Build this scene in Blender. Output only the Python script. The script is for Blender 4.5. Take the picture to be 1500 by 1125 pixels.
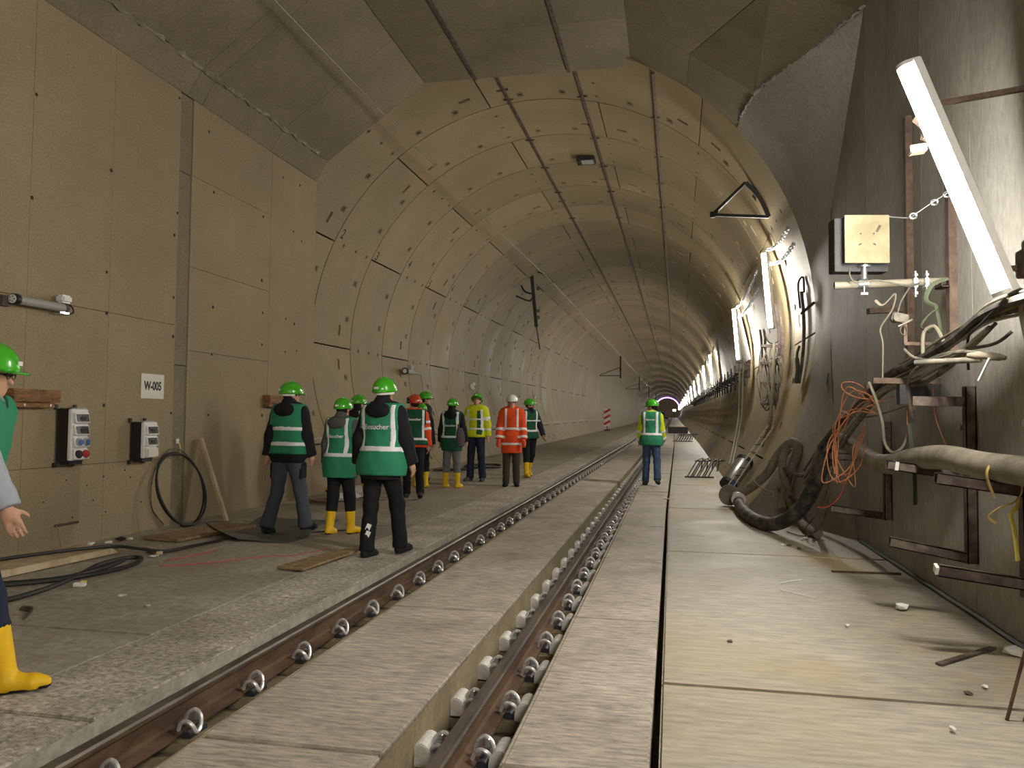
import bpy, bmesh, math, random
import numpy as np
from mathutils import Vector, Matrix
random.seed(7); rng = np.random.default_rng(7)
SC = bpy.context.scene
COL = SC.collection
for _o in list(bpy.data.objects): bpy.data.objects.remove(_o)

# ------------------------------------------------------------------ camera
FPX, YAW, PITCH, ROLL, EYE = 1149.0, 0.2011, 0.0426, 0.0093, 1.405
def make_camera():
    F = Vector((-math.sin(YAW)*math.cos(PITCH), math.cos(YAW)*math.cos(PITCH), math.sin(PITCH)))
    R = Vector((math.cos(YAW), math.sin(YAW), 0)); U = R.cross(F)
    R2 = R*math.cos(ROLL)+U*math.sin(ROLL); U2 = -R*math.sin(ROLL)+U*math.cos(ROLL)
    cd = bpy.data.cameras.new('camera'); co = bpy.data.objects.new('camera', cd); COL.objects.link(co)
    cd.sensor_width = 36; cd.lens = FPX/1500*36; cd.clip_start = .05; cd.clip_end = 900
    m = Matrix((R2, U2, -F)).transposed().to_4x4(); m.translation = Vector((0, 0, EYE))
    co.matrix_world = m; SC.camera = co
make_camera()
w = bpy.data.worlds.new('world'); SC.world = w; w.use_nodes = True
w.node_tree.nodes['Background'].inputs[0].default_value = (.9, .85, .75, 1)
w.node_tree.nodes['Background'].inputs[1].default_value = .004
SC.view_settings.view_transform = 'Standard'; SC.view_settings.look = 'None'
SC.view_settings.gamma = 1; SC.view_settings.use_curve_mapping = False
SC.view_settings.exposure = 0.32
LAMP = 262.0           # radiance of the fluorescent diffusers

# ------------------------------------------------------------------ materials
def nt(name):
    m = bpy.data.materials.new(name); m.use_nodes = True
    t = m.node_tree; b = t.nodes['Principled BSDF']; return m, t, b
def plain(name, col, rough=.6, metal=0., spec=.5, noise=0., scale=20., bump=0., coat=0.):
    m, t, b = nt(name); b.inputs['Roughness'].default_value = rough; b.inputs['Metallic'].default_value = metal
    b.inputs['Specular IOR Level'].default_value = spec; b.inputs['Coat Weight'].default_value = coat
    N, L = t.nodes.new, t.links.new
    tc = N('ShaderNodeTexCoord'); no = N('ShaderNodeTexNoise'); no.inputs['Scale'].default_value = scale; no.inputs['Detail'].default_value = 5
    L(tc.outputs['Object'], no.inputs['Vector'])
    mx = N('ShaderNodeMixRGB'); mx.blend_type = 'MIX'
    mx.inputs[1].default_value = (*[c*(1-noise) for c in col], 1); mx.inputs[2].default_value = (*[min(1, c*(1+noise)) for c in col], 1)
    L(no.outputs[0], mx.inputs[0]); L(mx.outputs[0], b.inputs['Base Color'])
    if bump:
        bp = N('ShaderNodeBump'); bp.inputs['Strength'].default_value = bump; bp.inputs['Distance'].default_value = .01
        L(no.outputs[0], bp.inputs['Height']); L(bp.outputs[0], b.inputs['Normal'])
    return m
def concrete(name, col, col2, rough=.75, s_big=.7, s_fine=40., bump=.35, stretch=(1, 1, 1), pits=.0, rnd=.0, spec=.3, dist=.004, world=True, fc=(.78, 1.16), stain=None):
    """two-tone cloudy concrete, fine relief, optional dark pits, optional shift from piece to piece"""
    m, t, b = nt(name); N, L = t.nodes.new, t.links.new
    b.inputs['Specular IOR Level'].default_value = spec
    tc = N('ShaderNodeNewGeometry') if world else N('ShaderNodeTexCoord'); mp = N('ShaderNodeMapping'); mp.inputs['Scale'].default_value = stretch
    L(tc.outputs['Position' if world else 'Object'], mp.inputs[0])
    big = N('ShaderNodeTexNoise'); big.inputs['Scale'].default_value = s_big; big.inputs['Detail'].default_value = 8; big.inputs['Roughness'].default_value = .62
    L((tc.outputs['Position'] if world else tc.outputs['Object']), big.inputs['Vector'])
    ramp = N('ShaderNodeValToRGB'); ramp.color_ramp.elements[0].position = .34; ramp.color_ramp.elements[1].position = .68
    ramp.color_ramp.elements[0].color = (*col2, 1); ramp.color_ramp.elements[1].color = (*col, 1); L(big.outputs[0], ramp.inputs[0])
    fine = N('ShaderNodeTexNoise'); fine.inputs['Scale'].default_value = s_fine; fine.inputs['Detail'].default_value = 7; fine.inputs['Roughness'].default_value = .65
    L(mp.outputs[0], fine.inputs['Vector'])
    mul = N('ShaderNodeMixRGB'); mul.blend_type = 'MULTIPLY'; mul.inputs[0].default_value = 1
    fr = N('ShaderNodeMapRange'); fr.inputs[1].default_value = .3; fr.inputs[2].default_value = .7; fr.inputs[3].default_value = fc[0]; fr.inputs[4].default_value = fc[1]
    L(fine.outputs[0], fr.inputs[0]); L(ramp.outputs[0], mul.inputs[1]); L(fr.outputs[0], mul.inputs[2])
    out = mul.outputs[0]
    if pits:
        vo = N('ShaderNodeTexVoronoi'); vo.inputs['Scale'].default_value = 5; L(tc.outputs['Position'] if world else tc.outputs['Object'], vo.inputs['Vector'])
        pr = N('ShaderNodeMapRange'); pr.inputs[1].default_value = .02; pr.inputs[2].default_value = .06; pr.inputs[3].default_value = 1-pits; pr.inputs[4].default_value = 1
        L(vo.outputs['Distance'], pr.inputs[0])
        m2 = N('ShaderNodeMixRGB'); m2.blend_type = 'MULTIPLY'; m2.inputs[0].default_value = 1; L(out, m2.inputs[1]); L(pr.outputs[0], m2.inputs[2]); out = m2.outputs[0]
    if rnd:
        oi = N('ShaderNodeObjectInfo'); rr = N('ShaderNodeMapRange'); rr.inputs[3].default_value = 1-rnd; rr.inputs[4].default_value = 1+rnd
        L(oi.outputs['Random'], rr.inputs[0])
        m3 = N('ShaderNodeMixRGB'); m3.blend_type = 'MULTIPLY'; m3.inputs[0].default_value = 1; L(out, m3.inputs[1]); L(rr.outputs[0], m3.inputs[2]); out = m3.outputs[0]
    if stain:          # dirt with a shape of its own: (colour, scale, where it starts, strength)
        sn = N('ShaderNodeTexNoise'); sn.inputs['Scale'].default_value = stain[1]; sn.inputs['Detail'].default_value = 4; sn.inputs['Roughness'].default_value = .55; sn.inputs['Distortion'].default_value = .6
        ad = N('ShaderNodeVectorMath'); ad.operation = 'ADD'; ad.inputs[1].default_value = (7.3, 2.9, 5.1); L(tc.outputs['Position'] if world else tc.outputs['Object'], ad.inputs[0]); L(ad.outputs[0], sn.inputs['Vector'])
        sr = N('ShaderNodeMapRange'); sr.inputs[1].default_value = stain[2]; sr.inputs[2].default_value = stain[2]+.14; sr.inputs[3].default_value = 0; sr.inputs[4].default_value = stain[3]; L(sn.outputs[0], sr.inputs[0])
        m4 = N('ShaderNodeMixRGB'); m4.inputs[2].default_value = (*stain[0], 1); L(sr.outputs[0], m4.inputs[0]); L(out, m4.inputs[1]); out = m4.outputs[0]
    L(out, b.inputs['Base Color'])
    rm = N('ShaderNodeMapRange'); rm.inputs[1].default_value = .3; rm.inputs[2].default_value = .7; rm.inputs[3].default_value = rough-.12; rm.inputs[4].default_value = min(1, rough+.12)
    L(big.outputs[0], rm.inputs[0]); L(rm.outputs[0], b.inputs['Roughness'])
    bp = N('ShaderNodeBump'); bp.inputs['Strength'].default_value = bump; bp.inputs['Distance'].default_value = dist
    L(fine.outputs[0], bp.inputs['Height']); L(bp.outputs[0], b.inputs['Normal'])
    return m
def two(name, c1, c2, scale=8., lo=.4, hi=.6, rough=.8, metal=0., bump=.3, stretch=(1, 1, 1), spec=.4):
    m, t, b = nt(name); N, L = t.nodes.new, t.links.new
    b.inputs['Roughness'].default_value = rough; b.inputs['Metallic'].default_value = metal; b.inputs['Specular IOR Level'].default_value = spec
    tc = N('ShaderNodeTexCoord'); mp = N('ShaderNodeMapping'); mp.inputs['Scale'].default_value = stretch; L(tc.outputs['Object'], mp.inputs[0])
    no = N('ShaderNodeTexNoise'); no.inputs['Scale'].default_value = scale; no.inputs['Detail'].default_value = 8; no.inputs['Roughness'].default_value = .65; L(mp.outputs[0], no.inputs['Vector'])
    r = N('ShaderNodeValToRGB'); r.color_ramp.elements[0].position = lo; r.color_ramp.elements[1].position = hi
    r.color_ramp.elements[0].color = (*c1, 1); r.color_ramp.elements[1].color = (*c2, 1); L(no.outputs[0], r.inputs[0]); L(r.outputs[0], b.inputs['Base Color'])
    bp = N('ShaderNodeBump'); bp.inputs['Strength'].default_value = bump; bp.inputs['Distance'].default_value = .005; L(no.outputs[0], bp.inputs['Height']); L(bp.outputs[0], b.inputs['Normal'])
    return m
def glow(name, col, s):
    m, t, b = nt(name); b.inputs['Base Color'].default_value = (.8, .8, .8, 1)
    b.inputs['Emission Color'].default_value = (*col, 1); b.inputs['Emission Strength'].default_value = s; return m

MT = dict(
 wall=concrete('wall_concrete', (.35, .282, .175), (.272, .219, .136), rough=.8, s_big=.55, s_fine=55, bump=.12, pits=.25),
 strip=concrete('strip_concrete', (.25, .21, .14), (.18, .155, .105), rough=.85, s_big=2.5, s_fine=40, bump=.3),
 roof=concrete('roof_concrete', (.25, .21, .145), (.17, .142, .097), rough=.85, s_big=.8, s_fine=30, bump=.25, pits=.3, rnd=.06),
 right=concrete('right_concrete', (.38, .37, .335), (.28, .27, .24), rough=.7, s_big=.8, s_fine=30, bump=.2, stretch=(1, 1, .35), rnd=.08),
 ring=concrete('ring_concrete', (.352, .286, .172), (.262, .212, .123), rough=.62, s_big=.6, s_fine=30, bump=.12, rnd=.09, spec=.35, stain=((.36, .25, .115), .45, .52, .26)),
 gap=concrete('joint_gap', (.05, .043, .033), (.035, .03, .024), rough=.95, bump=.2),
 slab=concrete('brushed_slab', (.60, .54, .455), (.40, .35, .28), rough=.6, s_big=1.6, s_fine=24, bump=1., stretch=(.3, 1.6, 1), pits=.15, spec=.45, dist=.016, fc=(.42, 1.3), stain=((.20, .155, .11), 1.6, .56, .5)),
 rough_slab=concrete('rough_slab', (.66, .61, .53), (.33, .29, .235), rough=.5, s_big=1.8, s_fine=30, bump=1., stretch=(.8, 1, 1), spec=.55, dist=.03, fc=(.3, 1.6)),
 smooth_slab=concrete('walkway_slab', (.43, .39, .32), (.30, .268, .215), rough=.7, s_big=1.2, s_fine=14, bump=.4, spec=.35, fc=(.62, 1.2), stain=((.22, .185, .14), .9, .52, .55)),
 right_slab=concrete('right_floor_slab', (.47, .43, .355), (.31, .27, .20), rough=.6, s_big=1.1, s_fine=20, bump=.45, stretch=(.22, 1.3, 1), pits=.3, spec=.4, dist=.012, fc=(.62, 1.2), stain=((.40, .30, .14), .55, .50, .55)),
 trough=concrete('trough_concrete', (.30, .245, .15), (.19, .15, .09), rough=.85, s_big=3, s_fine=30, bump=.3),
 grout=concrete('grout', (.36, .32, .25), (.16, .14, .10), rough=.9, s_big=6, s_fine=30, bump=.8),
 rust=two('rusty_steel', (.055, .030, .016), (.125, .072, .040), scale=9, rough=.8, metal=.1, stretch=(1, .3, 1)),
 head=two('rail_head', (.085, .070, .055), (.17, .14, .112), scale=14, rough=.5, metal=.5, bump=.1, stretch=(1, .15, 1)),
 bracket=two('brown_steel', (.075, .052, .043), (.15, .115, .095), scale=10, rough=.7, metal=.3),
 rustpost=two('rust_red_steel', (.10, .066, .048), (.18, .128, .098), scale=7, rough=.8, metal=.1),
 steel=plain('galvanised_steel', (.48, .50, .52), .35, .9, noise=.25, scale=14),
 chrome=plain('bright_steel', (.75, .75, .72), .22, 1., noise=.1),
 dark=plain('dark_steel', (.035, .035, .036), .55, .4, noise=.3),
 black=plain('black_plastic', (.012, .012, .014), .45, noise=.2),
 rubber=plain('black_rubber', (.018, .018, .018), .55, noise=.3, scale=30, bump=.2),
 navy=plain('guide_plate_plastic', (.025, .028, .038), .5, noise=.3),
 white=plain('white_plastic', (.72, .72, .71), .4, noise=.05),
 cap=two('dusty_white_cap', (.40, .36, .31), (.72, .71, .69), scale=7, lo=.3, hi=.55, rough=.5, bump=.1),
 clip=two('spring_clip_steel', (.45, .44, .43), (.8, .79, .78), scale=20, rough=.35, metal=.5, bump=.1),
 grey=plain('grey_plastic', (.35, .35, .33), .5, noise=.1),
 glassy=plain('smoked_window', (.02, .022, .02), .12, spec=.7),
 blue=plain('socket_blue', (.05, .13, .42), .4), red=plain('socket_red', (.42, .03, .03), .4),
 wood=two('weathered_wood', (.16, .10, .05), (.34, .235, .125), scale=5, rough=.85, stretch=(1, 6, 6)),
 lumber=two('pale_lumber', (.40, .31, .19), (.56, .45, .30), scale=6, rough=.85, stretch=(1, 1, .2)),
 brownwood=two('brown_block', (.13, .06, .02), (.28, .145, .055), scale=6, rough=.7, stretch=(1, 1, 5)),
 hose=two('grey_hose', (.17, .15, .115), (.27, .24, .185), scale=6, rough=.8, bump=.15),
 hosedark=two('black_hose_dusty', (.025, .024, .022), (.16, .145, .12), scale=5, lo=.45, hi=.7, rough=.7),
 cable=two('dusty_cable', (.07, .065, .055), (.20, .18, .14), scale=8, rough=.75, bump=.1),
 paleca=plain('pale_cable', (.25, .228, .17), .6, noise=.15), yellowca=plain('yellow_cable', (.55, .40, .14), .55, noise=.15),
 orange=plain('orange_wire', (.46, .18, .085), .5, noise=.15), redwire=plain('red_wire', (.45, .06, .05), .5),
 strap=plain('green_strap', (.10, .125, .075), .8, noise=.2), yellow=plain('yellow_strap', (.62, .52, .10), .7),
 tan=plain('tan_rope', (.22, .19, .14), .9, noise=.3), paper=plain('white_paper', (.78, .77, .74), .8),
 tarp=plain('grey_tarp', (.10, .105, .10), .55, noise=.3, scale=6), backplate=two('yellowed_plate', (.19, .16, .085), (.28, .245, .15), scale=4, rough=.5, bump=.05),
 purple=glow('violet_tube', (.30, .10, 1.), 22), tube=glow('fluorescent_diffuser', (1., .94, .84), LAMP), flood=glow('floodlight_lens', (1., .97, .95), 60),
 signred=plain('sign_red', (.55, .03, .03), .5), ink=plain('sign_ink', (.012, .012, .014), .6),
 signface=plain('sign_face', (.66, .63, .57), .5, noise=.05),
)

# ------------------------------------------------------------------ mesh helpers
class MB:
    def __init__(s): s.v = []; s.f = []
    def quad(s, *p):
        n = len(s.v); s.v += [tuple(q) for q in p]; s.f.append(tuple(range(n, n+len(p)))); return s
    def box(s, c, d, R=None):
        n = len(s.v); R = R or Matrix.Identity(3); c = Vector(c)
        for x in (-.5, .5):
            for y in (-.5, .5):
                for z in (-.5, .5): s.v.append(tuple(c+R @ Vector((x*d[0], y*d[1], z*d[2]))))
        for f in ((0, 1, 3, 2), (4, 6, 7, 5), (0, 4, 5, 1), (2, 3, 7, 6), (0, 2, 6, 4), (1, 5, 7, 3)): s.f.append(tuple(n+i for i in f))
        return s
    def bar(s, a, b, w, h, up=(0, 0, 1)):
        a = Vector(a); b = Vector(b); d = b-a; y = d.normalized(); x = y.cross(Vector(up))
        if x.length < 1e-4: x = y.cross(Vector((1, 0, 0)))
        x.normalize(); z = x.cross(y); return s.box((a+b)/2, (w, d.length, h), Matrix((x, y, z)).transposed())
    def tube(s, pts, r, n=8, closed=False, cap=True, ell=None):
        P = [Vector(p) for p in pts]; m = len(P); rs = r if isinstance(r, (list, tuple)) else [r]*m
        T = [((P[(i+1) % m] if closed else P[min(i+1, m-1)])-(P[(i-1) % m] if closed else P[max(i-1, 0)])).normalized() for i in range(m)]
        u = T[0].orthogonal().normalized(); base = len(s.v)
        for i in range(m):
            u = (u-T[i]*u.dot(T[i])); u = u.normalized() if u.length > 1e-6 else T[i].orthogonal().normalized(); v = T[i].cross(u)
            for k in range(n):
                a = 2*math.pi*k/n; s.v.append(tuple(P[i]+(u*math.cos(a)+v*math.sin(a)*(ell or 1))*rs[i]))
        for i in range(m if closed else m-1):
            j = (i+1) % m
            for k in range(n): s.f.append((base+i*n+k, base+i*n+(k+1) % n, base+j*n+(k+1) % n, base+j*n+k))
        if cap and not closed: s.f.append(tuple(base+k for k in range(n-1, -1, -1))); s.f.append(tuple(base+(m-1)*n+k for k in range(n)))
        return s
    def cyl(s, a, b, r, n=12, r2=None): return s.tube([a, b], [r, r if r2 is None else r2], n)
    def prism(s, prof, y0, y1, ax=1):
        """closed profile of (x,z) pairs pushed along y"""
        n = len(s.v); m = len(prof)
        for y in (y0, y1):
            for p in prof: s.v.append((p[0], y, p[1]))
        for i in range(m): s.f.append((n+i, n+(i+1) % m, n+m+(i+1) % m, n+m+i))
        s.f.append(tuple(n+i for i in range(m-1, -1, -1))); s.f.append(tuple(n+m+i for i in range(m))); return s
    def lathe(s, prof, c, n=20, R=None, sx=1, sy=1):
        b = len(s.v); m = len(prof); R = R or Matrix.Identity(3); c = Vector(c)
        for r, z in prof:
            for k in range(n):
                a = 2*math.pi*k/n; s.v.append(tuple(c+R @ Vector((r*math.cos(a)*sx, r*math.sin(a)*sy, z))))
        for i in range(m-1):
            for k in range(n): s.f.append((b+i*n+k, b+i*n+(k+1) % n, b+(i+1)*n+(k+1) % n, b+(i+1)*n+k))
        s.f.append(tuple(b+k for k in range(n-1, -1, -1))); s.f.append(tuple(b+(m-1)*n+k for k in range(n))); return s
    def grid(s, fn, nu, nv):
        b = len(s.v)
        for i in range(nu+1):
            for j in range(nv+1): s.v.append(tuple(fn(i/nu, j/nv)))
        for i in range(nu):
            for j in range(nv): k = b+i*(nv+1)+j; s.f.append((k, k+nv+1, k+nv+2, k+1))
        return s
    def mesh(s, name, m, smooth=False):
        me = bpy.data.meshes.new(name); me.from_pydata(s.v, [], s.f); me.materials.append(MT[m] if isinstance(m, str) else m)
        if smooth: me.shade_smooth(); 
        return me
    def build(s, name, m, parent=None, smooth=False, loc=None, bevel=0.):
        me = s.mesh(name, m)
        bm = bmesh.new(); bm.from_mesh(me); bmesh.ops.recalc_face_normals(bm, faces=bm.faces)
        if bevel: bmesh.ops.bevel(bm, geom=list(bm.edges), offset=bevel, segments=2, affect='EDGES', clamp_overlap=True)
        bm.to_mesh(me); bm.free()
        if smooth: me.shade_smooth(); me.set_sharp_from_angle(angle=math.radians(50))
        return link(name, me, parent, loc)
def link(name, me, parent=None, loc=None):
    o = bpy.data.objects.new(name, me); COL.objects.link(o)
    if parent is not None: o.parent = parent
    if loc is not None: o.location = loc
    return o
def tag(o, label=None, cat=None, group=None, kind=None):
    if label: o['label'] = label
    if cat: o['category'] = cat
    if group: o['group'] = group
    if kind: o['kind'] = kind
    return o
def thing(name, label, cat, loc=(0, 0, 0), rotz=0, group=None, kind=None):
    o = bpy.data.objects.new(name, None); COL.objects.link(o); o.location = loc; o.rotation_euler = (0, 0, rotz); o.empty_display_size = .1
    return tag(o, label, cat, group, kind)
KIDS = {}
def dup(root, loc, rotz=None, label=None, group=None):
    r = root.copy(); COL.objects.link(r); r.location = loc
    if rotz is not None: r.rotation_euler = (0, 0, rotz)
    if label: r['label'] = label
    if group: r['group'] = group
    for ch in list(root.children):
        c = ch.copy(); COL.objects.link(c); c.parent = r
        for g in list(ch.children): d = g.copy(); COL.objects.link(d); d.parent = c
    return r
def crv(pts, n=8, closed=False):
    """Catmull-Rom through the points"""
    P = [np.array(p, float) for p in pts]; out = []; m = len(P)
    g = (lambda i: P[i % m]) if closed else (lambda i: P[min(max(i, 0), m-1)])
    for i in range(m if closed else m-1):
        a, b, c, d = g(i-1), g(i), g(i+1), g(i+2)
        for k in range(n):
            t = k/n; out.append(.5*((2*b)+(c-a)*t+(2*a-5*b+4*c-d)*t*t+(3*b-a-3*c+d)*t**3))
    if not closed: out.append(P[-1])
    return [tuple(q) for q in out]
# ------------------------------------------------------------------ the place
# metres: x across (0 at the viewer), y along the track, z up from the slab tops
XL, XR = -6.25, 2.15           # faces of the two side walls of the portal structure
Y0, PITCHR, RAD, XC, ZC = 12.88, 1.97, 4.70, -2.547, 2.906
FAR = 330.
def fz(y): return .0062*max(0., y-14.)        # the line climbs gently past the portal
def ax(y): return XC+.0075*max(0., y-Y0)*(1 if y < 60 else 1)-(.0045*max(0., y-40))
def st(o): return tag(o, kind='structure')
YB = -9.

def panel(mb, P, u, v, n, w, h, t, g=.006):
    """flat cast panel: corner P, edge directions u,v, out normal n"""
    P, u, v, n = map(Vector, (P, u, v, n)); c = P+u*w/2+v*h/2+n*t/2
    return mb.box(c, (w-2*g, h-2*g, t), Matrix((u, v, n)).transposed())

# --- left wall
wl = st(MB().box((XL-.25, (YB+12.95)/2, 3.2), (.44, 12.95-YB, 6.8)).build('wall_left', 'gap'))
ys = [YB, -5, -2., .6, 2.7, 4.7, 6.6, 7.75, 8.97]
for i in range(len(ys)-1):
    for z0, z1 in ((-.3, .85), (.85, 2.55), (2.55, 5.6)):
        panel(MB(), (XL, ys[i], z0), (0, 1, 0), (0, 0, 1), (1, 0, 0), ys[i+1]-ys[i], z1-z0, -.03, .0025).build('wall_panel', 'wall', wl)
for z0, z1 in ((-.3, 2.04), (2.04, 4.57), (4.57, 5.6)):
    panel(MB(), (XL-.014, 8.97, z0), (0, 1, 0), (0, 0, 1), (1, 0, 0), .27, z1-z0, -.03, .005).build('wall_strip', 'strip', wl)
for z0, z1 in ((-.3, 2.25), (2.25, 3.36), (3.36, 4.58), (4.58, 5.6)):
    panel(MB(), (XL, 9.24, z0), (0, 1, 0), (0, 0, 1), (1, 0, 0), 2.1, z1-z0, -.03, .003).build('wall_panel', 'wall', wl)
for z0, z1 in ((-.3, 5.6),):
    panel(MB(), (XL, 11.34, z0), (0, 1, 0), (0, 0, 1), (1, 0, 0), 1.61, z1-z0, -.03, .007).build('wall_panel', 'wall', wl)
mb = MB()
for y, z in [(6.62, 3.55), (6.63, 4.6), (7.72, 4.17), (7.7, 3.0), (7.72, 2.54), (7.72, 1.5), (8.93, 5.5), (8.9, 3.7), (8.92, 2.9), (8.93, 2.4), (8.93, 1.42), (8.95, 4.0), (9.75, 4.5), (9.8, 2.9), (9.8, 2.24), (9.75, 1.4), (11.1, 4.5), (11.1, 3.5), (11.15, 3.0), (11.15, 2.5), (11.2, 1.4), (11.9, 3.0), (12.2, 2.95), (11.9, 2.45), (12.3, 2.5), (12.4, 4.4), (12.1, 4.5), (7.75, .7), (7.5, .62), (8.2, .66), (7.3, .3), (7.8, .3), (8.4, .35), (6.9, .5), (5.4, 3.2), (5.4, 1.6), (8.1, .75), (7.6, .45), (7.2, .7), (12.3, 5.35), (11.7, 5.3), (9.6, 5.3)]:
    r = random.uniform(.018, .028) if z > .8 else random.uniform(.008, .014); mb.lathe([(r, 0), (r*.8, .004), (r*.3, .0045)], (XL, y, z), 8, Matrix(((0, 0, 1), (0, 1, 0), (-1, 0, 0))))
tag(mb.build('tie_hole', 'gap', wl), kind='stuff')

# --- right wall
wr = st(MB().box((XR+.25, (YB+11.6)/2, 3.2), (.44, 11.6-YB, 6.8)).build('wall_right', 'gap'))
edge = [(9.42, 6.1), (9.9, 5.63), (10.34, 5.23), (10.85, 4.76), (11.37, 4.28), (11.45, 3.6), (11.46, 2.9), (11.45, 2.3), (11.34, 1.65), (10.9, 1.15), (10.4, .58), (9.9, -.02)]
ys = [YB, -6, -3, -.6, 1.2, 2.9, 4.1, 5.3, 6.25, 7.4, 8.5, 9.42]
for i in range(len(ys)-1):
    panel(MB(), (XR, ys[i], -.2), (0, 1, 0), (0, 0, 1), (-1, 0, 0), ys[i+1]-ys[i], 6.4, -.03, .003).build('wall_panel', 'right', wr)
for ya, yb in ((9.42, 10.4), (10.4, 11.46)):           # the last panels follow the slanting end of the wall
    def edge_z(y, top):
        pts = [p for p in edge if (p[1] > 3) == top]
        pts = sorted(pts); return float(np.interp(y, [p[0] for p in pts], [p[1] for p in pts]))
    yy = np.linspace(ya+.003, yb-.003, 8); mb = MB()
    hi = [edge_z(y, True) if y < 11.37 else 3.7 for y in yy]; lo = [edge_z(y, False) if y > 9.9 else -.02 for y in yy]
    for k in range(7): mb.quad((XR, yy[k], lo[k]), (XR, yy[k+1], lo[k+1]), (XR, yy[k+1], hi[k+1]), (XR, yy[k], hi[k]))
    mb.build('wall_panel', 'right', wr)
# flared transition from the flat wall to the round bore
E = np.array(edge); ang = np.radians(np.linspace(41, -38.6, len(edge)))
def flare(u, v):
    k = u*(len(edge)-1); i = min(int(k), len(edge)-2); t = k-i
    e = E[i]*(1-t)+E[i+1]*t; a = ang[i]*(1-t)+ang[i+1]*t
    dv = np.zeros(3)
    if u < .3:          # the upper border bends along the ceiling joint
        tt = min(1, v/.587); bend = np.array((XR, edge[0][0], edge[0][1]))*(1-tt)+np.array((1.15, 11.3, 6.0))*tt
        if v > .587: k2 = (v-.587)/.413; bend = np.array((1.15, 11.3, 6.0))*(1-k2)+np.array((XC+RAD*math.cos(ang[0]), 12.62, ZC+RAD*math.sin(ang[0])))*k2
        st0 = np.array((XR, edge[0][0], edge[0][1]))*(1-v)+np.array((XC+RAD*math.cos(ang[0]), 12.62, ZC+RAD*math.sin(ang[0])))*v
        dv = (bend-st0)*(1-u/.3)**1.5
    p = np.array((XR, e[0], e[1])); q = np.array((XC+RAD*math.cos(a), 12.62, ZC+RAD*math.sin(a))); return p*(1-v)+q*v+dv
st(MB().grid(flare, 44, 10).build('trim_1', 'right', smooth=True))
st(MB().box((.1, YB-.2, 3.2), (14, .4, 8)).build('wall_back', 'wall'))

# --- ceiling of the portal structure: cast panels with open joints under a dark deck
ce = thing('ceiling', None, None, kind='structure')
def prof(y):
    if y < 9.5: R = [(1.15, 6.5), (XR, 6.1)]
    elif y < 12: R = [(.25, 6.63), (1.15, 6.0)]
    else: R = [(XC+4.72*math.cos(math.radians(a)), ZC+4.72*math.sin(math.radians(a))) for a in (54, 41)]
    return [(XL, 5.6), (-6.04, 5.95), (-4.24, 7.25), (-2.45, 7.25), (-.66, 7.25)]+R
yy = [YB, -4.2, .4, 4.7, 9.1, 9.42, 11.3, 12.62]
for i in range(len(yy)-1):
    pa, pb = prof(yy[i]), prof(yy[i+1])
    for k in range(len(pa)-1):
        ya, yb = yy[i], yy[i+1]+(.31 if i == len(yy)-2 and k < 4 else 0)
        g = .004; mb = MB()
        def L(p, q, t): return (p[0]*(1-t)+q[0]*t, p[1]*(1-t)+q[1]*t)
        d = .004
        a0, a1, b0, b1 = L(pa[k], pa[k+1], d), L(pa[k], pa[k+1], 1-d), L(pb[k], pb[k+1], d), L(pb[k], pb[k+1], 1-d)
        if k in (2, 3): a0 = pa[k]; a1 = pa[k+1]; b0 = pb[k]; b1 = pb[k+1]
        T = .06
        v = [(a0[0], ya+g, a0[1]), (a1[0], ya+g, a1[1]), (b1[0], yb-g, b1[1]), (b0[0], yb-g, b0[1])]
        nx, nz = (a1[1]-a0[1]), -(a1[0]-a0[0]); ln = math.hypot(nx, nz); nx, nz = -nx/ln*T, -nz/ln*T
        w_ = [(p[0]+nx, p[1], p[2]+nz) for p in v]
        mb.v = v+w_; mb.f = [(0, 1, 2, 3), (7, 6, 5, 4), (0, 4, 5, 1), (1, 5, 6, 2), (2, 6, 7, 3), (3, 7, 4, 0)]
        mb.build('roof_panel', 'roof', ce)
deck = MB()
for i in range(len(yy)-1):
    pa, pb = prof(yy[i]), prof(yy[i+1])
    for k in range(len(pa)-1):
        up = lambda p: (p[0]+(p[0]-XC)*.03, p[1]+.09)
        a, b, c, d = up(pa[k]), up(pa[k+1]), up(pb[k+1]), up(pb[k]); deck.quad((a[0], yy[i], a[1]), (b[0], yy[i], b[1]), (c[0], yy[i+1], c[1]), (d[0], yy[i+1], d[1]))
deck.build('roof_deck', 'gap', ce)
def seam(pts, r, seed):
    R_ = random.Random(seed); P = crv(pts, 30); P = [(p[0]+R_.uniform(-.02, .02), p[1], p[2]+R_.uniform(-.02, .02)) for p in P]
    return MB().tube(P, [r*R_.uniform(.35, 1.3) for _ in P], 6)
st(seam([(-6.05, YB, 5.95), (-6.05, 3, 5.95), (-6.05, 8, 5.95), (-6.04, 10.5, 5.955), (-6.03, 12.6, 5.96)], .04, 3).build('trim_2', 'grout', smooth=True))
st(seam([(2.14, 9.3, 6.1), (1.75, 10.2, 6.06), (1.16, 11.3, 6.0), (1.02, 12.4, 5.99)], .022, 5).build('trim_3', 'right', smooth=True))

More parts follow.
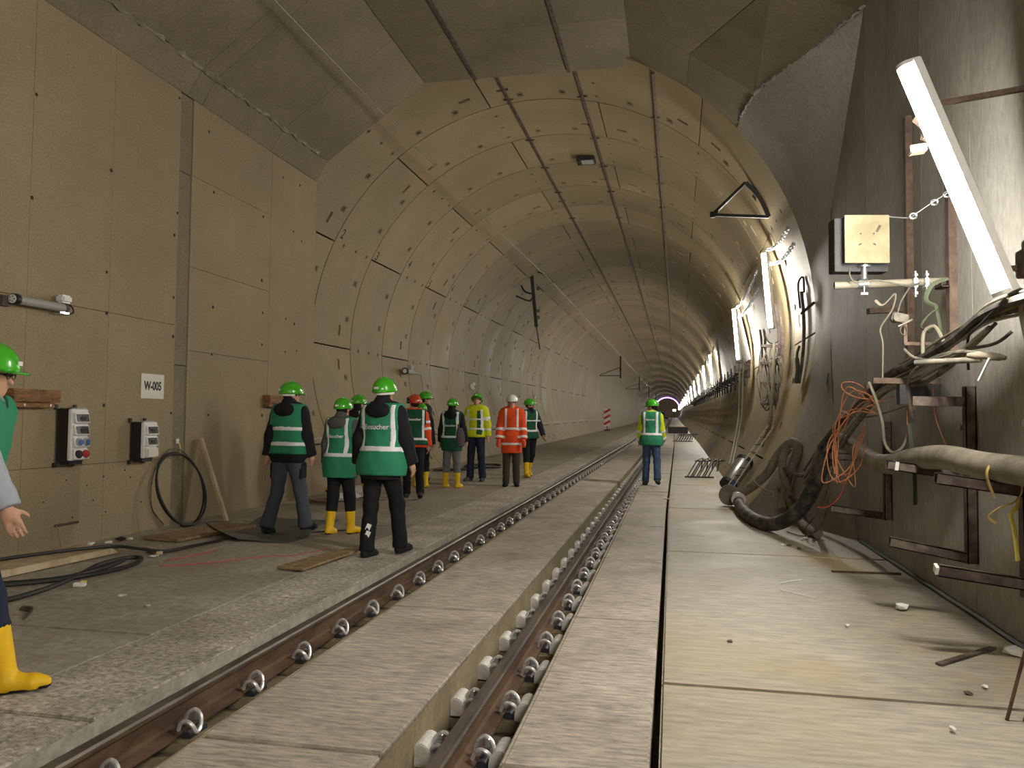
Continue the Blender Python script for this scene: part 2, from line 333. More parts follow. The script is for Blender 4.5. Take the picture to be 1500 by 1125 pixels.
# --- segmental lining of the bore
lin = thing('wall_bore', None, None, kind='structure'); POCKET_SHADES = MB()
def rp(a, y, r=RAD): a = math.radians(a); return (ax(y)+r*math.cos(a), y, ZC+fz(y)+r*math.sin(a))
def segment(k, a0, a1, detail):
    ya, yb = Y0+k*PITCHR, Y0+(k+1)*PITCHR
    if k == 0: ya = 12.6
    gy = .016; ga = .19; fa, fb = max(a0+ga, -41), min(a1-ga, 221)
    if fb-fa < 1: return
    us = {round(fa, 3), round(fb, 3)}; vs = {ya+gy, yb-gy}; cells = []
    if detail:
        for j in range(-3, 9):
            for s in (-8, 8, -8+26-0, ):
                pass
        yb_ = Y0+(k+1)*PITCHR
        for j in range(-3, 8):
            for s in (-8, 8):
                c = 24+26*j+s
                if fa+1.2 < c < fb-1.2: cells.append((c-1.0, c+1.0, yb_-.42, yb_-.23, 'p'))
        mid = (a0+a1)/2
        for dy in (.45, 1.08, 1.68):
            if fa+1 < mid < fb-1: cells.append((mid-.65 if dy != 1.08 else mid-.45, mid+.65 if dy != 1.08 else mid+.45, Y0+k*PITCHR+dy-.06, Y0+k*PITCHR+dy+.06, 'h'))
        for c in (a0+4.6, a1-4.6):
            if fa+1.2 < c < fb-1.2 and k % 3 != 2: cells.append((c-1.4, c+1.4, yb_-.70, yb_-.60, 's'))
        for c in cells: us |= {round(c[0], 3), round(c[1], 3)}; vs |= {c[2], c[3]}
    else: pass
    us = sorted(us); full = [us[0]]
    for a, b in zip(us, us[1:]):
        n = max(1, int(math.ceil((b-a)/3.2)))
        full += [a+(b-a)*(i+1)/n for i in range(n)]
    vs = sorted(vs); mb = MB(); nv = len(vs); b0 = 0
    mb.v = [rp(a, y) for a in full for y in vs]
    for i in range(len(full)-1):
        for j in range(nv-1):
            q = (i*nv+j, i*nv+j+1, (i+1)*nv+j+1, (i+1)*nv+j)
            ca, cy = (full[i]+full[i+1])/2, (vs[j]+vs[j+1])/2
            hit = [c for c in cells if c[0] < ca < c[1] and c[2] < cy < c[3]]
            if not hit: mb.f.append(q); continue
            c = hit[0]; n = len(mb.v); A0, A1, V0, V1 = full[i], full[i+1], vs[j], vs[j+1]
            if c[4] == 'p':      # bolt pocket: wide towards the ring joint, narrow and deep away from it
                w = (A1-A0)*.26
                rim = [rp(A0+w, V0), rp(A0, V1), rp(A1, V1), rp(A1-w, V0)]
                Vm = V0+(V1-V0)*.55; mid_ = [rp(A0+w*.6, Vm, RAD+.07), rp(A1-w*.6, Vm, RAD+.07)]; deep = [rp(A0+w*1.2, V0+.01, RAD+.25), rp(A0+w, Vm-.01, RAD+.25), rp(A1-w, Vm-.01, RAD+.25), rp(A1-w*1.2, V0+.01, RAD+.25)]
                am_ = (A0+A1)/2; POCKET_SHADES.tube([rp(am_, V0+.062, RAD+.02), rp(am_, V0+.062, RAD+.2)], .052, 7); mb.v += rim+mid_+deep; mb.f += [(q[0], q[1], n+1, n), (q[3], n+3, n+2, q[2])]
                mb.f += [(n+1, n+2, n+5, n+4), (n, n+1, n+4), (n+3, n+5, n+2), (n, n+4, n+7, n+6), (n+4, n+5, n+8, n+7), (n+5, n+3, n+9, n+8), (n+3, n, n+6, n+9)]; continue
                fl = [rp(A0+w*1.5, V0+.02, RAD+.24), rp(A0+w, V1-.05, RAD+.11), rp(A1-w, V1-.05, RAD+.11), rp(A1-w*1.5, V0+.02, RAD+.24)]
                mb.v += rim+fl
                mb.f += [(q[0], q[1], n+1, n), (q[3], n+3, n+2, q[2])]
            elif c[4] == 'h':
                r_ = [(math.cos(t), math.sin(t)) for t in np.radians([225, 180, 135, 90, 45, 0, 315, 270])]
                am, ah, vm, vh = (A0+A1)/2, (A1-A0)/2, (V0+V1)/2, (V1-V0)/2
                rim = [rp(am+ah*.8*x, vm+vh*.8*y) for x, y in r_]; fl = [rp(am+ah*.8*x, vm+vh*.8*y, RAD+.2) for x, y in r_]
                mb.v += rim+fl; Q = [q[0], q[1], q[2], q[3]]
                mb.f += [(q[0], n+1, n+0)] if False else []
                # corners of the cell to the octagon
                mb.f += [(q[0], q[3], n+6, n+7, n+0), (q[3], q[2], n+4, n+5, n+6), (q[2], q[1], n+2, n+3, n+4), (q[1], q[0], n+0, n+1, n+2)]
                for z in range(8): mb.f.append((n+z, n+(z+1) % 8, n+8+(z+1) % 8, n+8+z))
                mb.f.append(tuple(n+8+z for z in range(8))); continue
            else:
                rim = [rp(A0, V0), rp(A0, V1), rp(A1, V1), rp(A1, V0)]; fl = [rp(A0, V0, RAD+.09), rp(A0, V1, RAD+.04), rp(A1, V1, RAD+.04), rp(A1, V0, RAD+.09)]
                mb.v += rim+fl
            for z in range(4): mb.f.append((n+z, n+(z+1) % 4, n+4+(z+1) % 4, n+4+z))
            mb.f.append((n+4, n+5, n+6, n+7))
    # thickness at the joints
    n = len(mb.v); nu = len(full); bord = [(i, 0) for i in range(nu)]+[(nu-1, j) for j in range(1, nv)]+[(i, nv-1) for i in range(nu-2, -1, -1)]+[(0, j) for j in range(nv-2, 0, -1)]
    for i, j in bord: mb.v.append(rp(full[i], vs[j], RAD+.13))
    for z in range(len(bord)):
        z2 = (z+1) % len(bord); mb.f.append((bord[z][0]*nv+bord[z][1], bord[z2][0]*nv+bord[z2][1], n+z2, n+z))
    me = mb.mesh('ring_segment', 'ring'); me.shade_smooth(); me.set_sharp_from_angle(angle=math.radians(25))
    link('ring_segment', me, lin)
NR = 26
for k in range(NR):
    js = [-54, -2, 50, 102, 154, 206, 258] if k % 2 == 0 else [-80, -28, 24, 76, 128, 180, 232]
    for a, b in zip(js, js[1:]): segment(k, a, b, k < 15)
tag(POCKET_SHADES.build('pocket_shade', 'black', lin), kind='stuff')  # black plugs added in the bolt pockets to stand in for their shade
mb = MB()
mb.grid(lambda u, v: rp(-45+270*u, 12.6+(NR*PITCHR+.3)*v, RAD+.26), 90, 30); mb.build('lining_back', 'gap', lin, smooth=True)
mb = MB(); A = np.linspace(-41, 221, 61)
def strip_(ya, yb, ra, rb):
    n = len(mb.v)
    for a in A: mb.v.append(rp(a, ya, ra)); mb.v.append(rp(a, yb, rb))
    for i in range(60): mb.f.append((n+2*i, n+2*i+1, n+2*i+3, n+2*i+2))
for k in range(NR, int((FAR-Y0)/PITCHR)):
    ya, yb = Y0+k*PITCHR, Y0+(k+1)*PITCHR
    strip_(ya, ya+.02, RAD+.03, RAD+.03); strip_(ya+.02, ya+.021, RAD+.03, RAD); strip_(ya+.021, yb-.001, RAD, RAD); strip_(yb-.001, yb, RAD, RAD+.03)
me = mb.mesh('far_rings', 'ring'); me.shade_smooth(); tag(link('far_rings', me, lin), kind='stuff')
ye = FAR; st(MB().box((ax(ye), ye+.2, 3.5+fz(ye)), (11, .3, 11)).build('wall_far', 'ring'))

# --- floor
def sw(mb, x0, x1, z0, z1, ya, yb, g=.006):
    """slab following the line: a box whose ends are at ya, yb"""
    dx0, dx1 = (ax(ya)-XC if ya > Y0 else 0), (ax(yb)-XC if yb > Y0 else 0); za, zb = fz(ya), fz(yb); ya += g; yb -= g
    n = len(mb.v)
    for y, dx, dz in ((ya, dx0, za), (yb, dx1, zb)):
        for x, z in ((x0, z0), (x1, z0), (x1, z1), (x0, z1)): mb.v.append((x+dx, y, z+dz))
    for f in ((0, 1, 2, 3), (7, 6, 5, 4), (0, 4, 5, 1), (1, 5, 6, 2), (2, 6, 7, 3), (3, 7, 4, 0)): mb.f.append(tuple(n+i for i in f))
    return mb
fl = MB()
cuts = [YB, 13]+list(np.arange(20, FAR, 15))+[FAR]
for a, b in zip(cuts, cuts[1:]): sw(fl, -7.2, 3.2, -.6, -.26, a, b, 0)
fl = st(fl.build('floor', 'trough'))
J = [3.16+2.43*i for i in range(-5, 30)]
def slab(name, m, x0, x1, z0, z1, a, b, bev=.008, g=.010):
    o = sw(MB(), x0, x1, z0, z1, a, b, g).build(name, m, fl, bevel=bev); return o
for a, b in zip(J, J[1:]):
    dz = random.uniform(-.004, .004)
    slab('track_slab', 'slab', -2.03, -1.185, -.3, dz, a, b)
    slab('edge_slab', 'slab', -.685, -.09, -.3, random.uniform(-.004, .004), a, b)
    if b < 40: slab('kerb_slab', 'rough_slab', -3.25, -2.6, -.3, random.uniform(0, .006), a+.04, b+.04, .008)
lastJ = J[-1]
def long(name, m, x0, x1, z0, z1, a, b):
    mb = MB(); c = [a]+[y for y in np.arange(20, FAR, 20) if a < y < b]+[b]
    for p, q in zip(c, c[1:]): sw(mb, x0, x1, z0, z1, p, q, 0)
    return mb.build(name, m, fl)
long('track_slab', 'slab', -2.03, -1.185, -.3, 0, lastJ, FAR); long('edge_slab', 'slab', -.685, -.09, -.3, 0, lastJ, FAR)
kj = [j+.04 for j in J if j < 40]; long('kerb_slab', 'rough_slab', -3.25, -2.6, -.3, 0, kj[-1], FAR)
for a, b in ((YB, -.4), (-.4, 4.5), (4.5, 9.6), (9.6, 12.9)):
    slab('walkway_slab', 'smooth_slab', -4.71, -3.255, -.3, .0, a, b, .01, .009)
    slab('walkway_slab', 'smooth_slab', -6.25, -4.725, -.3, -.006, a, b, .008, .006)
for a, b in ((12.9, 17.6), (17.6, 22.4), (22.4, 27.2), (27.2, 37)):
    slab('walkway_slab', 'smooth_slab', -6.5, -3.255, -.3, .0, a, b, .008, .007)
long('walkway_slab', 'smooth_slab', -6.5, -3.255, -.3, 0, 37, FAR)
for a, b in ((YB, -.5), (-.5, 4.32), (4.32, 8.6), (8.6, 12.75)):
    slab('side_slab', 'right_slab', -.052, XR, -.3, random.uniform(-.003, .003), a, b, .012, .012)
for a, b in ((12.75, 17.0), (17.0, 21.4), (21.4, 30)):
    slab('side_slab', 'right_slab', -.052, 1.5, -.3, 0, a, b, .008, .008)
long('side_slab', 'right_slab', -.052, 1.5, -.3, 0, 30, FAR)
# dark sealing strip along the foot of the right wall
st(MB().tube([(XR-.012, y, .012+random.uniform(-.006, .006)) for y in np.arange(YB, 9.8, .25)], .022, 6).build('baseboard_right', 'black', smooth=True))
# form-struck sides of the track troughs
for x0, x1 in ((-1.1845, -1.1815), (-.6885, -.6855), (-2.0335, -2.0305), (-2.5995, -2.5965)): long('trough_side', 'trough' if x0 > -2.5 else 'smooth_slab', x0, x1, -.3, -.012, YB, FAR)
def limit_x(y, z):
    """largest x inside the right side wall, the flare or the bore"""
    q = RAD**2-(z-ZC-fz(y))**2; b = (ax(y) if y > Y0 else XC)+math.sqrt(max(.1, q))
    ye = float(np.interp(z, [-.02, .58, 1.15, 1.65, 2.3, 3.6, 4.28, 5.23, 6.1], [9.9, 10.4, 10.9, 11.34, 11.45, 11.45, 11.37, 10.34, 9.42]))
    if y <= ye: return XR
    if y >= 12.62: return b
    t = (y-ye)/(12.62-ye); return XR*(1-t)+b*t
# ring numbers painted on the left of the bore
def ring_number(txt, k, a):
    me = None; cu = bpy.data.curves.new('txt', 'FONT'); cu.body = txt; cu.size = .30; cu.align_x = 'CENTER'; cu.align_y = 'CENTER'; cu.extrude = .001; cu.offset = .004; cu.resolution_u = 3
    o = bpy.data.objects.new('txt', cu); COL.objects.link(o); bpy.context.view_layer.update(); me = bpy.data.meshes.new_from_object(o.evaluated_get(bpy.context.evaluated_depsgraph_get())); bpy.data.objects.remove(o)
    me.materials.append(MT['ink']); y = Y0+k*PITCHR+.2; ra = math.radians(a); n = Vector((-math.cos(ra), 0, -math.sin(ra))); u = Vector((0, 1, 0)); v = n.cross(u); ob = link('ring_number', me, lin, rp(a, y, RAD-.003))
    ob.rotation_euler = Matrix((u, v, n)).transposed().to_euler()
for k_, a_ in ((1, 151.5), (2, 152.5), (3, 150), (4, 152.5), (5, 150), (6, 152.5)): ring_number(str(k_+1), k_, a_)
# ------------------------------------------------------------------ lamps
def lamp(top, bot, label, face, group=None, wide=.088):
    """strip light: channel housing, glowing diffuser, end caps; face = direction it shines"""
    top, bot, face = Vector(top), Vector(bot), Vector(face)
    ydir = (top-bot).normalized(); n = (face-ydir*face.dot(ydir)).normalized(); x = ydir.cross(n)
    R = Matrix((x, ydir, n)).transposed(); L = (top-bot).length
    t = thing('strip_lamp', label, 'lamp', (top+bot)/2, 0, group)
    MB().box(R @ Vector((0, 0, -.05)), (wide*1.15, L, .06), R).build('housing', 'white', t, bevel=.006)
    pr = [(wide/2, -.018)]+[(wide/2*math.cos(a), .04*math.sin(a)+.012) for a in np.linspace(0, math.pi, 9)]+[(-wide/2, -.018)]
    mb = MB(); mb.prism(pr, -L/2+.02, L/2-.02); mb.v = [tuple(R @ Vector((p[0], p[1], p[2]))) for p in mb.v]; mb.build('diffuser', 'tube', t, smooth=True)
    for s in (-1, 1):
        mb = MB(); mb.prism([(p[0]*1.05, p[1]*1.05-.002) for p in pr]+[(-wide/2*.9, -.076), (wide/2*.9, -.076)], -.012, .012)
        mb.v = [tuple(R @ Vector((p[0], p[1]+s*(L/2-.008), p[2]))) for p in mb.v]; mb.build('end_cap', 'white', t)
    return t
IN = Vector((-1, -.15, .05))
lamp((1.37, 5.0, 3.55), (1.88, 5.0, 2.15), 'big glowing strip lamp leaning at the near right, above the yellow cables', (-1, -.25, -.25))
lamp((1.69, 15.2, 4.53), (1.81, 15.2, 3.1), 'glowing strip lamp hung from chains above the ladder bracket in the bore', (-1, -.1, -.1))
lamp((1.70, 22.6, 4.5), (1.82, 22.6, 3.06), 'glowing strip lamp in front of a pale board, second in the bore', (-1, -.1, -.1))
for i, y in enumerate((40, 49, 60, 72, 86, 102, 120, 140, 165, 195, 230, 265, 295, 318)):
    dx, dz = ax(y)-XC, fz(y)
    lamp((1.70+dx-.05, y, 4.45+dz), (1.82+dx-.05, y, 3.02+dz), ('third glowing strip lamp in the bore counting from its entrance', 'fourth glowing strip lamp in the bore counting from its entrance', 'fifth glowing strip lamp in the bore counting from its entrance', 'sixth glowing strip lamp in the bore counting from its entrance')[i] if i < 4 else 'tiny distant strip lamp merging into the glow at the far right', (-1, -.1, -.1), 'strip lamps receding along the right side')
for y in (-1.6, -7.0): lamp((1.66, y, 4.2), (1.9, y, 2.8), 'strip lamp on the right wall behind the viewer', (-1, 0, -.2), 'strip lamps behind the viewer')
# ------------------------------------------------------------------ track
def dxy(y): return ax(y)-XC if y > Y0 else 0.
RP = [(-.075, 0), (.075, 0), (.075, .011), (.02, .030), (.0085, .045), (.0085, .12), (.034, .138), (.036, .16), (.028, .171), (-.028, .171), (-.036, .16), (-.034, .138), (-.0085, .12), (-.0085, .045), (-.02, .030), (-.075, .011)]
YST = [YB+.3, 5, 10, 14]+list(np.arange(18, FAR-1, 12.))
def loft(mb, profile, x0, z0):
    n = len(mb.v); m = len(profile)
    for y in YST:
        for p in profile: mb.v.append((x0+dxy(y)+p[0], y, z0+fz(y)+p[1]))
    for s in range(len(YST)-1):
        for i in range(m): mb.f.append((n+s*m+i, n+s*m+(i+1) % m, n+(s+1)*m+(i+1) % m, n+(s+1)*m+i))
    mb.f.append(tuple(n+i for i in range(m))); mb.f.append(tuple(n+(len(YST)-1)*m+i for i in range(m))); return mb
RAILX = (-2.44, -.945); RZ = -.178
for X, lab in zip(RAILX, ('rusty steel rail beside the raised kerb, nearer the group of visitors', 'rusty steel rail in the middle trough between rows of white caps')):
    t = thing('rail', lab, 'rail', (0, 0, 0), group='running rails')
    loft(MB(), RP, X, RZ).build('rail_body', 'rust', t)
    loft(MB(), [(-.0285, .1712), (.0285, .1712), (.0365, .160), (.036, .150), (.0345, .150), (.0345, .159), (.027, .1695), (-.027, .1695), (-.0345, .159), (-.0345, .15), (-.036, .15), (-.0365, .160)], X, RZ).build('running_surface', 'head', t)
CP = [(.055, -.064, .012), (.072, -.070, .048), (.100, -.072, .060), (.132, -.070, .046), (.150, -.058, .010), (.150, -.025, .022), (.138, -.004, .066), (.102, .006, .092), (.066, -.002, .072), (.055, -.012, .026)]
def fastener(X):
    t = thing('rail_fastening', None, 'fastening', (X, 0, RZ), group='rail fastenings')
    MB().box((0, 0, -.045), (.5, .2, .07)).build('bearing_block', 'trough', t, bevel=.012)
    for s in (-1, 1):
        MB().prism([(s*.078, -.01), (s*.128, -.01), (s*.128, .012), (s*.11, .026), (s*.078, .02)], -.075, .075).build('guide_plate', 'navy', t, bevel=.004)
        MB().tube(crv([(s*p[0], p[1], p[2]+.014) for p in CP], 4), .0105, 7).build('spring_clip', 'clip', t, smooth=True)
        MB().lathe([(.026, 0), (.026, .006), (.0001, .006)], (s*.112, 0, .068), 12).lathe([(.017, .006), (.017, .03), (.012, .034)], (s*.112, 0, .068), 6).build('bolt', 'steel', t)
        if X < -2 and s > 0: continue
        pr = [(s*.135, -.03), (s*.135, .02)]+[(s*(.186-.051*math.cos(a)), .02+.062*math.sin(a)) for a in np.linspace(.2, math.pi-.1, 9)]+[(s*.237, .015), (s*.237, -.03)]
        MB().prism(pr, -.088, .088).build('end_cap', 'cap', t, bevel=.006, smooth=True)
    return t
def merge(t, name):
    mb = MB(); mats = []; fm = []
    me = bpy.data.meshes.new(name); vs, fs = [], []
    for ch in t.children:
        d = ch.data; n = len(vs); vs += [tuple(v.co) for v in d.vertices]
        if d.materials[0] not in mats: mats.append(d.materials[0])
        for p in d.polygons: fs.append(tuple(n+i for i in p.vertices)); fm.append(mats.index(d.materials[0]))
    me.from_pydata(vs, [], fs)
    for m in mats: me.materials.append(m)
    me.polygons.foreach_set('material_index', fm); return me
LABF = ('rail fastening with curved spring clips along the kerbside rail', 'rail fastening with curved clips and white end caps along the middle rail')
for X, lab in zip(RAILX, LABF):
    p = fastener(X); me = merge(p, 'rail_fastening'); k = 0; far = []
    p['label'] = lab; p['group'] = 'rail fastenings of the '+('kerbside' if X < -2 else 'middle')+' rail'
    for y in np.arange(1.2, 95, .6):
        y = float(y); L = (X+dxy(y), y, RZ+fz(y))
        if y < 12.3:
            if k == 0: p.location = L
            else: dup(p, L)
        elif y < 42:
            o = tag(link('rail_fastening', me, None, L), lab, 'fastening', p['group'])
        else: far.append(L)
        k += 1
    V = np.array([v.co for v in me.vertices]); F = [tuple(q.vertices) for q in me.polygons]; mi = [q.material_index for q in me.polygons]
    m2 = bpy.data.meshes.new('rail_fastenings_far'); vs = []; fs = []; fm = []
    mb = MB()
    for L in far:
        for s in (-1, 1):
            mb.box((L[0]+s*.2, L[1], L[2]+.04), (.08, .13, .09)); mb.box((L[0]+s*.115, L[1], L[2]+.04), (.06, .14, .06))
    tag(mb.build('rail_fastenings_far', 'cap'), 'small far-off fastenings merging along the '+('kerbside' if X < -2 else 'middle')+' rail', 'fastenings', kind='stuff')

# ------------------------------------------------------------------ left wall fittings
def onwall(y, z): return (XL, y, z)
t = thing('wall_lamp', 'grey tubular lamp with round end on the left wall', 'lamp', (XL+.1, 6.7, 2.49))
MB().cyl((0, -.33, 0), (0, .3, 0), .043, 18).build('tube', 'grey', t, smooth=True)
MB().lathe([(.052, -.03), (.055, -.02), (.055, .025), (.05, .03)], (0, -.34, 0), 18, Matrix(((1, 0, 0), (0, 0, 1), (0, -1, 0)))).build('collar', 'black', t, smooth=True)
e = MB().lathe([(.043, 0), (.043, .006), (.02, .008)], (0, -.372, 0), 18, Matrix(((1, 0, 0), (0, 0, -1), (0, 1, 0)))).build('end_plate', 'white', t)
for k in range(5):
    a = k*2*math.pi/5; MB().cyl((.026*math.cos(a), -.383, .026*math.sin(a)), (.026*math.cos(a), -.378, .026*math.sin(a)), .006, 8).build('screw', 'black', e)
MB().lathe([(.048, -.02), (.05, .02)], (0, .28, 0), 16, Matrix(((1, 0, 0), (0, 0, 1), (0, -1, 0)))).build('clamp', 'bracket', t)
MB().box((-.07, -.40, -.02), (.06, .1, .1)).build('wall_bracket', 'bracket', t)
MB().box((-.02, .24, -.055), (.12, .12, .02)).build('saddle', 'chrome', t)
MB().box((.0, .27, .09), (.10, .14, .085)).build('junction_box', 'white', t, bevel=.02, smooth=True)
MB().tube(crv([(0, .31, .05), (.02, .36, .02), (.02, .38, -.03), (.0, .33, -.06), (-.02, .26, -.06)], 6), .008, 6).build('cable', 'black', t, smooth=True)

def wood_block(name, y0, y1, z0, z1, lab, m='brownwood', d=.13):
    t = thing(name, lab, 'wood', (XL+d/2, (y0+y1)/2, z0)); h = z1-z0
    MB().box((0, 0, h*.64), (d, y1-y0, h*.70), None).build('upper_board', m, t, bevel=.005)
    MB().box((-.01, -.02, h*.13), (d-.02, y1-y0-.06, h*.26)).build('lower_board', m, t, bevel=.004)
    for k in (-.25, .3): MB().cyl((d/2-.02, (y1-y0)*k, h*.13), (d/2-.012, (y1-y0)*k, h*.13), .014, 8).build('nail', 'steel', t)
    return t
wood_block('wooden_block', 6.36, 6.95, 1.46, 1.64, 'brown wooden board block on the left wall beside the taller socket box', d=.12)
wood_block('wooden_block', 11.2, 11.78, 1.535, 1.72, 'brown wooden board block on the left wall by the joint, behind a visitor')

def socket_box(y, z0, z1, lab, rows):
    H = z1-z0; W = .23
    t = thing('socket_box', lab, 'socket box', (XL+.01, y, z0)); t.rotation_euler = (0, 0, 0)
    MB().box((.08, 0, H/2), (.14, W, H)).build('back_box', 'black', t, bevel=.006)
    fr = MB().box((.17, 0, H/2+.008), (.045, W+.01, H-.02)).build('cover', 'white', t, bevel=.008)
    MB().box((.10, 0, -.012), (.11, W*.8, .03)).build('bottom_trim', 'black', t)
    MB().box((.10, -.0, H+.006), (.14, W*.85, .012)).build('top_trim', 'chrome' if rows[2] else 'grey', t)
    n = len(rows); hh = (H-.05)/n
    for i, r in enumerate(rows):
        zc = H-.03-hh*(i+.5)
        # each module is a wedge tilted down
        mb = MB(); mb.prism([(.19, zc-hh*.42), (.235, zc-hh*.40), (.215, zc+hh*.40), (.19, zc+hh*.42)], -W*.44, W*.44)
        f = mb.build('module', 'glassframe' if 0 else 'white', t, bevel=.003)
        if r == 'w':
            mb = MB(); mb.prism([(.228, zc-hh*.31), (.2385, zc-hh*.31), (.223, zc+hh*.32), (.215, zc+hh*.32)], -W*.37, W*.37); mb.build('window', 'glassy', f)
            MB().box((.236, 0, zc-.005), (.004, W*.3, hh*.3)).build('fuse_row', 'dark', f)
        elif r in ('b', 'r'):
            for k, s in enumerate((-1, 1)):
                m = 'blue' if r == 'b' else ('dark' if s < 0 else 'red'); R = Matrix(((0, 0, 1), (0, 1, 0), (-1, 0, 0)))
                sk = MB().lathe([(.042, -.01), (.042, .02), (.036, .025)], (.225, s*W*.22, zc), 14, R).build('socket', 'grey' if r == 'b' else m, f, smooth=True)
                MB().lathe([(.03, .02), (.03, .034), (.02, .036)], (.225, s*W*.22, zc), 14, R).build('socket_lid', m, sk, smooth=True)
        else: MB().box((.232, 0, zc), (.01, W*.8, hh*.7)).build('blank_cover', 'signface', f, bevel=.003)
    for dy in (-1, 1):
        for z in (-.03, H+.02): MB().box((.012, dy*(W/2+.015), z), (.02, .035, .05)).build('fixing_lug', 'dark', t)
    return t
socket_box(7.13, .90, 1.45, 'tall black and white socket box with blue and red outlets on left wall', ['w', 'w', 'b', 'r'])
socket_box(8.27, .87, 1.31, 'smaller black and white socket box below the lettered sign', ['w', 'w', 0])

def text_mesh(s, size, extrude=.0, bold=0.):
    cu = bpy.data.curves.new('txt', 'FONT'); cu.body = s; cu.size = size; cu.align_x = 'CENTER'; cu.align_y = 'CENTER'; cu.extrude = extrude; cu.offset = bold; cu.resolution_u = 3
    o = bpy.data.objects.new('txt', cu); COL.objects.link(o); bpy.context.view_layer.update()
    me = bpy.data.meshes.new_from_object(o.evaluated_get(bpy.context.evaluated_depsgraph_get())); bpy.data.objects.remove(o); return me
t = thing('wall_sign', 'white square sign reading W-005 on the left wall', 'sign', (XL+.004, 8.55, 1.745))
MB().box((.0, 0, 0), (.008, .43, .30)).build('plate', 'signface', t, bevel=.002)
me = text_mesh('W-005', .145, .0008, .0055); me.materials.append(MT['ink'])
o = link('lettering', me, t, (.0056, 0, 0)); o.rotation_euler = (math.pi/2, 0, math.pi/2); o.scale = (.78, 1, 1)

# plank leaning, cable hoop, tag
t = thing('leaning_plank', 'pale timber plank leaning against the left wall', 'plank', (0, 0, 0))
MB().bar((-5.78, 9.5, .0), (-6.19, 9.5, 1.09), .12, .035, up=(1, .3, 0)).build('plank_body', 'lumber', t, bevel=.003)
def hoop(cx, cy, cz, ry, rz, n, lean, r=.014):
    P = []
    for i in range(40*n):
        a = 2*math.pi*i/40-1.9; k = i/(40*n)
        P.append((cx-lean*(math.sin(a)*.5+.5)+k*.03+.02*math.sin(2.7*a*.5), cy+ry*math.cos(a)*(1+.03*math.sin(k*9)), cz+rz*math.sin(a)*(1+.02*math.cos(k*7))))
    return P
P = hoop(-5.95, 8.93, .46, .46, .45, 2, .26)
tag(MB().tube(P+[(-5.95, 8.85, .018), (-5.92, 9.0, .016)], .014, 8).build('cable_hoop', 'rubber', smooth=True), 'black cable coiled into an upright hoop against the left wall', 'cable')
tag(MB().tube(crv([(-6.2, 8.78, 0.03), (-6.22, 8.55, .3), (-6.22, 8.62, .75), (-6.2, 8.95, .98), (-6.18, 9.3, .8)], 8), .008, 6).build('thin_cable', 'cable', smooth=True), 'thin dusty cable loop behind the black hoop', 'cable')
t = thing('yellow_tag', 'small yellow tag with white clip hanging on the left wall strip', 'tag', (XL-.004, 9.07, 1.0))
MB().box((.01, 0, .06), (.02, .05, .06)).build('clip', 'white', t); MB().tube(crv([(.02, 0, .06), (.03, .03, 0), (.025, .05, -.1), (.02, .06, -.16)], 5), .010, 5, ell=.3).build('tail', 'yellow', t)

# things lying on the left walkway
t = thing('timber_board', 'wide yellowish timber board lying at the foot of the left wall', 'board', (-5.75, 6.1, .0), math.radians(-4))
MB().box((0, 0, .035), (.45, 1.9, .06)).build('board_body', 'lumber', t, bevel=.006)
t = thing('timber_board', 'grey timber board lying below the cable hoop', 'board', (-5.45, 8.45, 0), math.radians(-10))
MB().box((0, 0, .02), (.5, 1.3, .035)).build('board_body', 'wood', t, bevel=.005)
def cab(name, pts, r, m, lab, cat='cable', n=8, group=None, sides=7, ell=None):
    P = crv(pts, n); R_ = r if isinstance(r, (list, tuple)) else [r]*len(P); R_ = list(R_)[:len(P)]+[R_[-1]]*(len(P)-len(R_))
    P = [(min(p[0], limit_x(p[1], p[2])-q-.003) if p[0] > 1 else p[0], p[1], p[2]) for p, q in zip(P, R_)]
    return tag(MB().tube(P, R_, sides, ell=ell).build(name, m, smooth=True), lab, cat, group)
cab('floor_cable', [(-5.9, 3.4, .02), (-4.95, 4.75, .02), (-4.83, 5.3, .02), (-5.0, 5.95, .02), (-5.15, 6.35, .02), (-5.15, 6.7, .02), (-5.0, 6.75, .022), (-4.85, 6.4, .022), (-4.9, 5.95, .022), (-5.15, 5.55, .022), (-5.7, 5.1, .02), (-6.1, 4.7, .02)], .02, 'rubber', 'thick black cable looping across the left walkway', n=10)
cab('floor_cable', [(-6.1, 4.85, .02), (-5.5, 5.35, .02), (-5.05, 5.75, .02), (-4.88, 6.1, .055), (-4.95, 6.45, .06)], .018, 'rubber', 'black cable lying alongside the thicker looped one')
cab('floor_cable', [(-6.1, 5.6, .075), (-5.85, 6.3, .085), (-5.5, 6.9, .085), (-5.2, 7.0, .06), (-5.0, 7.1, .03), (-4.95, 7.5, .02), (-4.88, 7.95, .02)], .016, 'rubber', 'black cable running over the yellowish board towards the tarpaulin')
# tarpaulin
def tarp(u, v):
    x = -5.15+1.0*v-.25*u; y = 8.0+1.9*u
    z = .012+.012*math.sin(9*u+4*v)+.006*math.sin(23*u)*math.cos(17*v)
    e = max(0, 1-u*5); z += .20*e*e*(1-v)*max(0, 1-2.2*v)+.03*max(0, math.sin(3*u*math.pi))*(1-v)
    return (x+.1*math.sin(7*u)*v, y, max(.006, z))
tag(MB().grid(tarp, 40, 16).build('tarpaulin', 'tarp', smooth=True), 'crumpled dark grey tarpaulin with a raised corner on the left walkway', 'tarpaulin')
